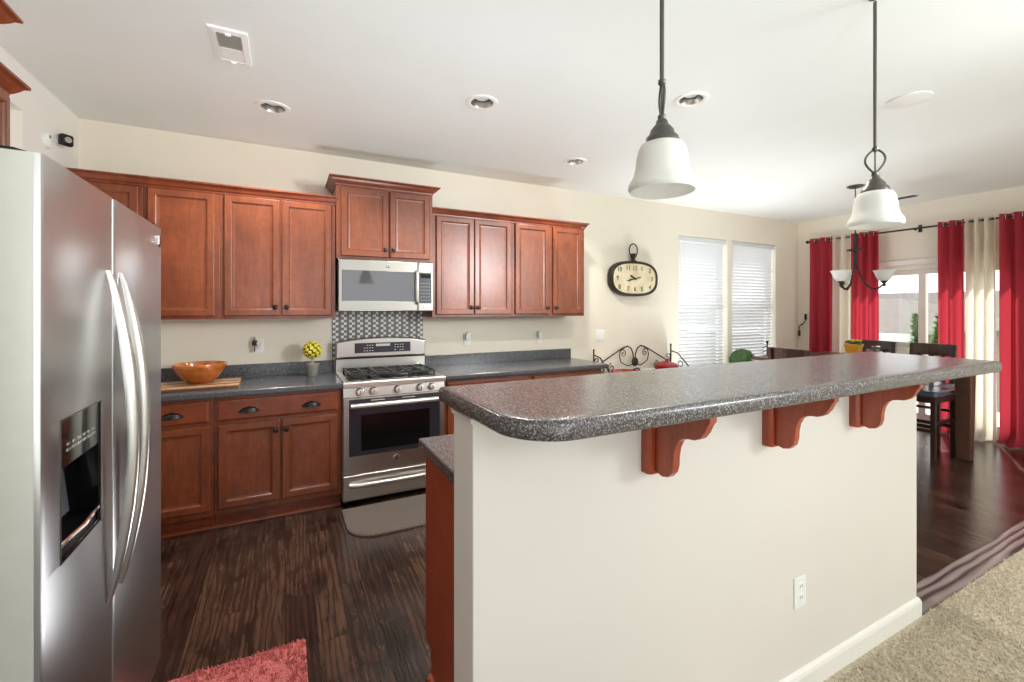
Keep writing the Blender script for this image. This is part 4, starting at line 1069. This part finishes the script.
# boxwood ball on a stand by the window
t = thing('boxwood_ball', 'round green boxwood ball on a stand before the right blind', 'plant', (5.28, 3.78, 0))
MB().lathe([(.12, 0), (.12, .02), (.03, .04), (.022, .3), (.03, .46), (.11, .48), (.11, .50), (.01, .50)], (5.28, 3.78, 0), 24).build('stand', M['darkwood'], t, smooth=True)
MB().lathe([(.07, .50), (.10, .60), (.105, .62), (.09, .62), (.01, .60)], (5.28, 3.78, 0), 24).build('pot', M['greypot'], t, smooth=True)
MB().ball((5.28, 3.78, .765), .148, 20).build('core', M['leafdark'], t, smooth=True)
m = MB(); random.seed(11)
for i in range(1500):
    z = random.uniform(-1, 1); a = random.uniform(0, 6.283); rr = math.sqrt(1-z*z); d_ = Vector((rr*math.cos(a), rr*math.sin(a), z))
    p_ = Vector((5.28, 3.78, .765))+d_*(.146+random.uniform(-.004, .010)); u = d_.orthogonal().normalized(); u.rotate(Matrix.Rotation(random.uniform(0, 6.28), 3, d_)); w = d_.cross(u)
    q = d_*random.uniform(.0, .022)
    m.face([p_-u*.014, p_+w*.007, p_+u*.014+q, p_-w*.007])
m.build('leaves', M['leaf'], t)
# iron plant hook stand right of the ball
t = thing('candle_stand', 'thin black iron candle stand beside the boxwood ball', 'candle stand', (5.82, 3.80, 0))
m = MB(); m.lathe([(.12, 0), (.12, .012), (.02, .03)], (5.82, 3.80, 0), 20); m.tube([(5.82, 3.80, .02), (5.82, 3.80, .985)], .009, 8); m.ball((5.82, 3.80, .995), .018, 10); m.build('post', M['iron'], t, smooth=True)
m = MB()
for z in (.93, .87, .81): m.tube([(5.82, 3.80, z), (5.76, 3.79, z+.012), (5.70, 3.78, z-.004)], .006, 6)
m.build('arm', M['iron'], t, smooth=True)
# candle sconce on the right wall
t = thing('wall_sconce', 'curved dark iron candle sconce on the wall corner beside the red curtain', 'candle holder', (XR, 3.98, 1.2))
def sc(Y_, Z_, dx=.05): return (XR-dx, Y_, Z_)
MB().tube([sc(3.93, 1.29), sc(3.94, 1.255), sc(3.98, 1.22), sc(4.01, 1.195), sc(4.025, 1.16), sc(4.022, 1.11)], .007, 8).build('arm', M['iron'], t, smooth=True)
for (yy, zz) in ((3.93, 1.33), (4.022, 1.08)): MB().lathe([(.014, -.045), (.016, -.03), (.016, .035), (.013, .04), (.003, .038)], (XR-.05, yy, zz), 14).build('candle_cup', M['iron'], t, smooth=True)
MB().tube([(XR, 4.0, 1.205), (XR-.05, 4.0, 1.205)], .006, 6).build('wall_stud', M['iron'], t, smooth=True)
MB().lathe([(.009, 0), (.009, .05), (.002, .052)], (XR-.05, 4.022, .99), 12).build('candle', M['cream'], t, smooth=True)

# ------------------------------------------------------------------ outside the patio door
struct(bx(XR+.15, 9.6, -3, 7, -.20, -.12).build('ground_patio', M['concrete']))
struct(bx(XR+.15, 80, -40, 60, -3.4, -3.2).build('ground_lawn', M['lawn']))
def house(label, x0, x1, y0, y1, eave, ridge, axis):
    t = thing('house', label, 'house', ((x0+x1)/2, (y0+y1)/2, -3.2))
    m = MB(); m.box(x0, x1, y0, y1, -3.2, eave)
    if axis == 'x': m.prism([(x0, y0, eave), (x0, y1, eave), (x0, (y0+y1)/2, ridge-.1)], (x1-x0, 0, 0))
    else: m.prism([(x0, y0, eave), (x1, y0, eave), ((x0+x1)/2, y0, ridge-.1)], (0, y1-y0, 0))
    m.build('wall', M['siding'], t)
    m = MB(); e = .5
    if axis == 'x':
        ym = (y0+y1)/2; k = (ridge-eave)/((y1-y0)/2)
        for s_, yy in ((1, y0), (-1, y1)):
            m.prism([(x0-e, yy-s_*e, eave-k*e), (x0-e, ym, ridge), (x0-e, ym, ridge+.15), (x0-e, yy-s_*e, eave-k*e+.15)], (x1-x0+2*e, 0, 0))
    else:
        xm = (x0+x1)/2; k = (ridge-eave)/((x1-x0)/2)
        for s_, xx in ((1, x0), (-1, x1)):
            m.prism([(xx-s_*e, y0-e, eave-k*e), (xm, y0-e, ridge), (xm, y0-e, ridge+.15), (xx-s_*e, y0-e, eave-k*e+.15)], (0, y1-y0+2*e, 0))
    m.build('roof', M['shingle'], t)
    m = MB()
    if axis == 'y':
        for yy in (y0+1.0, y0+3.2):
            m.box(x0-.04, x0+.02, yy, yy+.9, eave-1.9, eave-.6)
        m.build('window', M['whiteout'], t)
t = thing('house', 'near grey hip roofed house seen at left through the patio door glass', 'house', (19, 11, -3.2))
bx(14.6, 23.4, 5.9, 16.4, -3.2, .82).build('wall', M['siding'], t)
m = MB(); cs = [(14.0, 5.3, .78), (24.0, 5.3, .78), (24.0, 17, .78), (14.0, 17, .78)]; r0, r1 = (19, 7.45, 1.80), (19, 14, 1.80)
for dz in (0,):
    v_ = [m.bm.verts.new(p) for p in cs]; a_, b_ = m.bm.verts.new(r0), m.bm.verts.new(r1)
    for f in ((v_[0], v_[1], a_), (v_[1], v_[2], b_, a_), (v_[2], v_[3], b_), (v_[3], v_[0], a_, b_), (v_[3], v_[2], v_[1], v_[0])): m.bm.faces.new(f)
m.build('roof', M['shingle'], t)
bx(13.9, 14.02, 5.2, 17.1, .60, .80).build('gutter', M['whiteout'], t)
for yy in (6.6, 9.0): bx(14.54, 14.62, yy, yy+.9, -1.6, -.3).build('window', M['whiteout'], t)
house('long low grey roofed house in the distance beyond the patio door', 40, 52, 2, 26, 0.2, 2.6, 'y')
t = thing('patio_stair', 'white railed stair outside beyond the patio door glass', 'stair', (10.9, 4.85, -.12))
m = MB()
for i in range(6): m.prism([(10.2+.28*i, 4.5, -.15-.18*i), (10.5+.28*i, 4.5, -.15-.18*i), (10.5+.28*i, 4.5, -.20-.18*i), (10.2+.28*i, 4.5, -.20-.18*i)], (0, .7, 0))
m.build('treads', M['whiteout'], t)
for yy in (4.5, 5.2):
    m = MB(); m.tube([(10.0, yy, .85), (11.9, yy, -.35)], .05, 6); m.tube([(10.0, yy, .45), (11.9, yy, -.75)], .035, 6)
    for i in range(7): m.tube([(10.0+.31*i, yy, .85-.195*i), (10.0+.31*i, yy, -.15-.195*i)], .022, 6)
    m.build('railing', M['whiteout'], t)
m = MB(); m.prism([(10.0, 4.45, -.1), (11.9, 4.45, -1.3), (11.9, 4.45, -1.5), (10.0, 4.45, -.3)], (0, .8, 0)); m.build('stringer', M['whiteout'], t)
def conifer(x, y, z0_, h_, r, label, mat, seed):
    random.seed(seed)
    t = thing('evergreen_tree', label, 'tree', (x, y, z0_), 'evergreens beyond the patio')
    MB().tube([(x, y, z0_), (x, y, z0_+h_*.9)], .08, 8, rend=.02).build('trunk', M['bark'], t)
    m = MB()
    for i in range(2600):
        u = random.random()**1.2; z = z0_+.25+(h_-.25)*u; rr = r*(1-u)**.7*(.6+.4*random.random()); a = random.uniform(0, 6.283)
        p_ = Vector((x+rr*math.cos(a), y+rr*math.sin(a), z)); d_ = Vector((math.cos(a), math.sin(a), random.uniform(-.2, .9))).normalized()*.11; w = d_.cross(Vector((0, 0, 1))).normalized()*.06
        m.face([p_-w*.6, p_+w*.6, p_+d_+w*.2, p_+d_-w*.2])
    m.build('foliage', mat, t)
conifer(12.9, 4.87, -3.2, 4.5, .30, 'narrow evergreen tree left of the patio door mullion', M['leafdark'], 1)
conifer(12.3, 4.28, -3.2, 4.3, .2, 'lighter lime shrub tree behind the patio door mullion', M['leaflight'], 2)
conifer(11.4, 3.93, -3.2, 4.5, .34, 'dark evergreen tree right of the patio door mullion', M['leafdark'], 3)
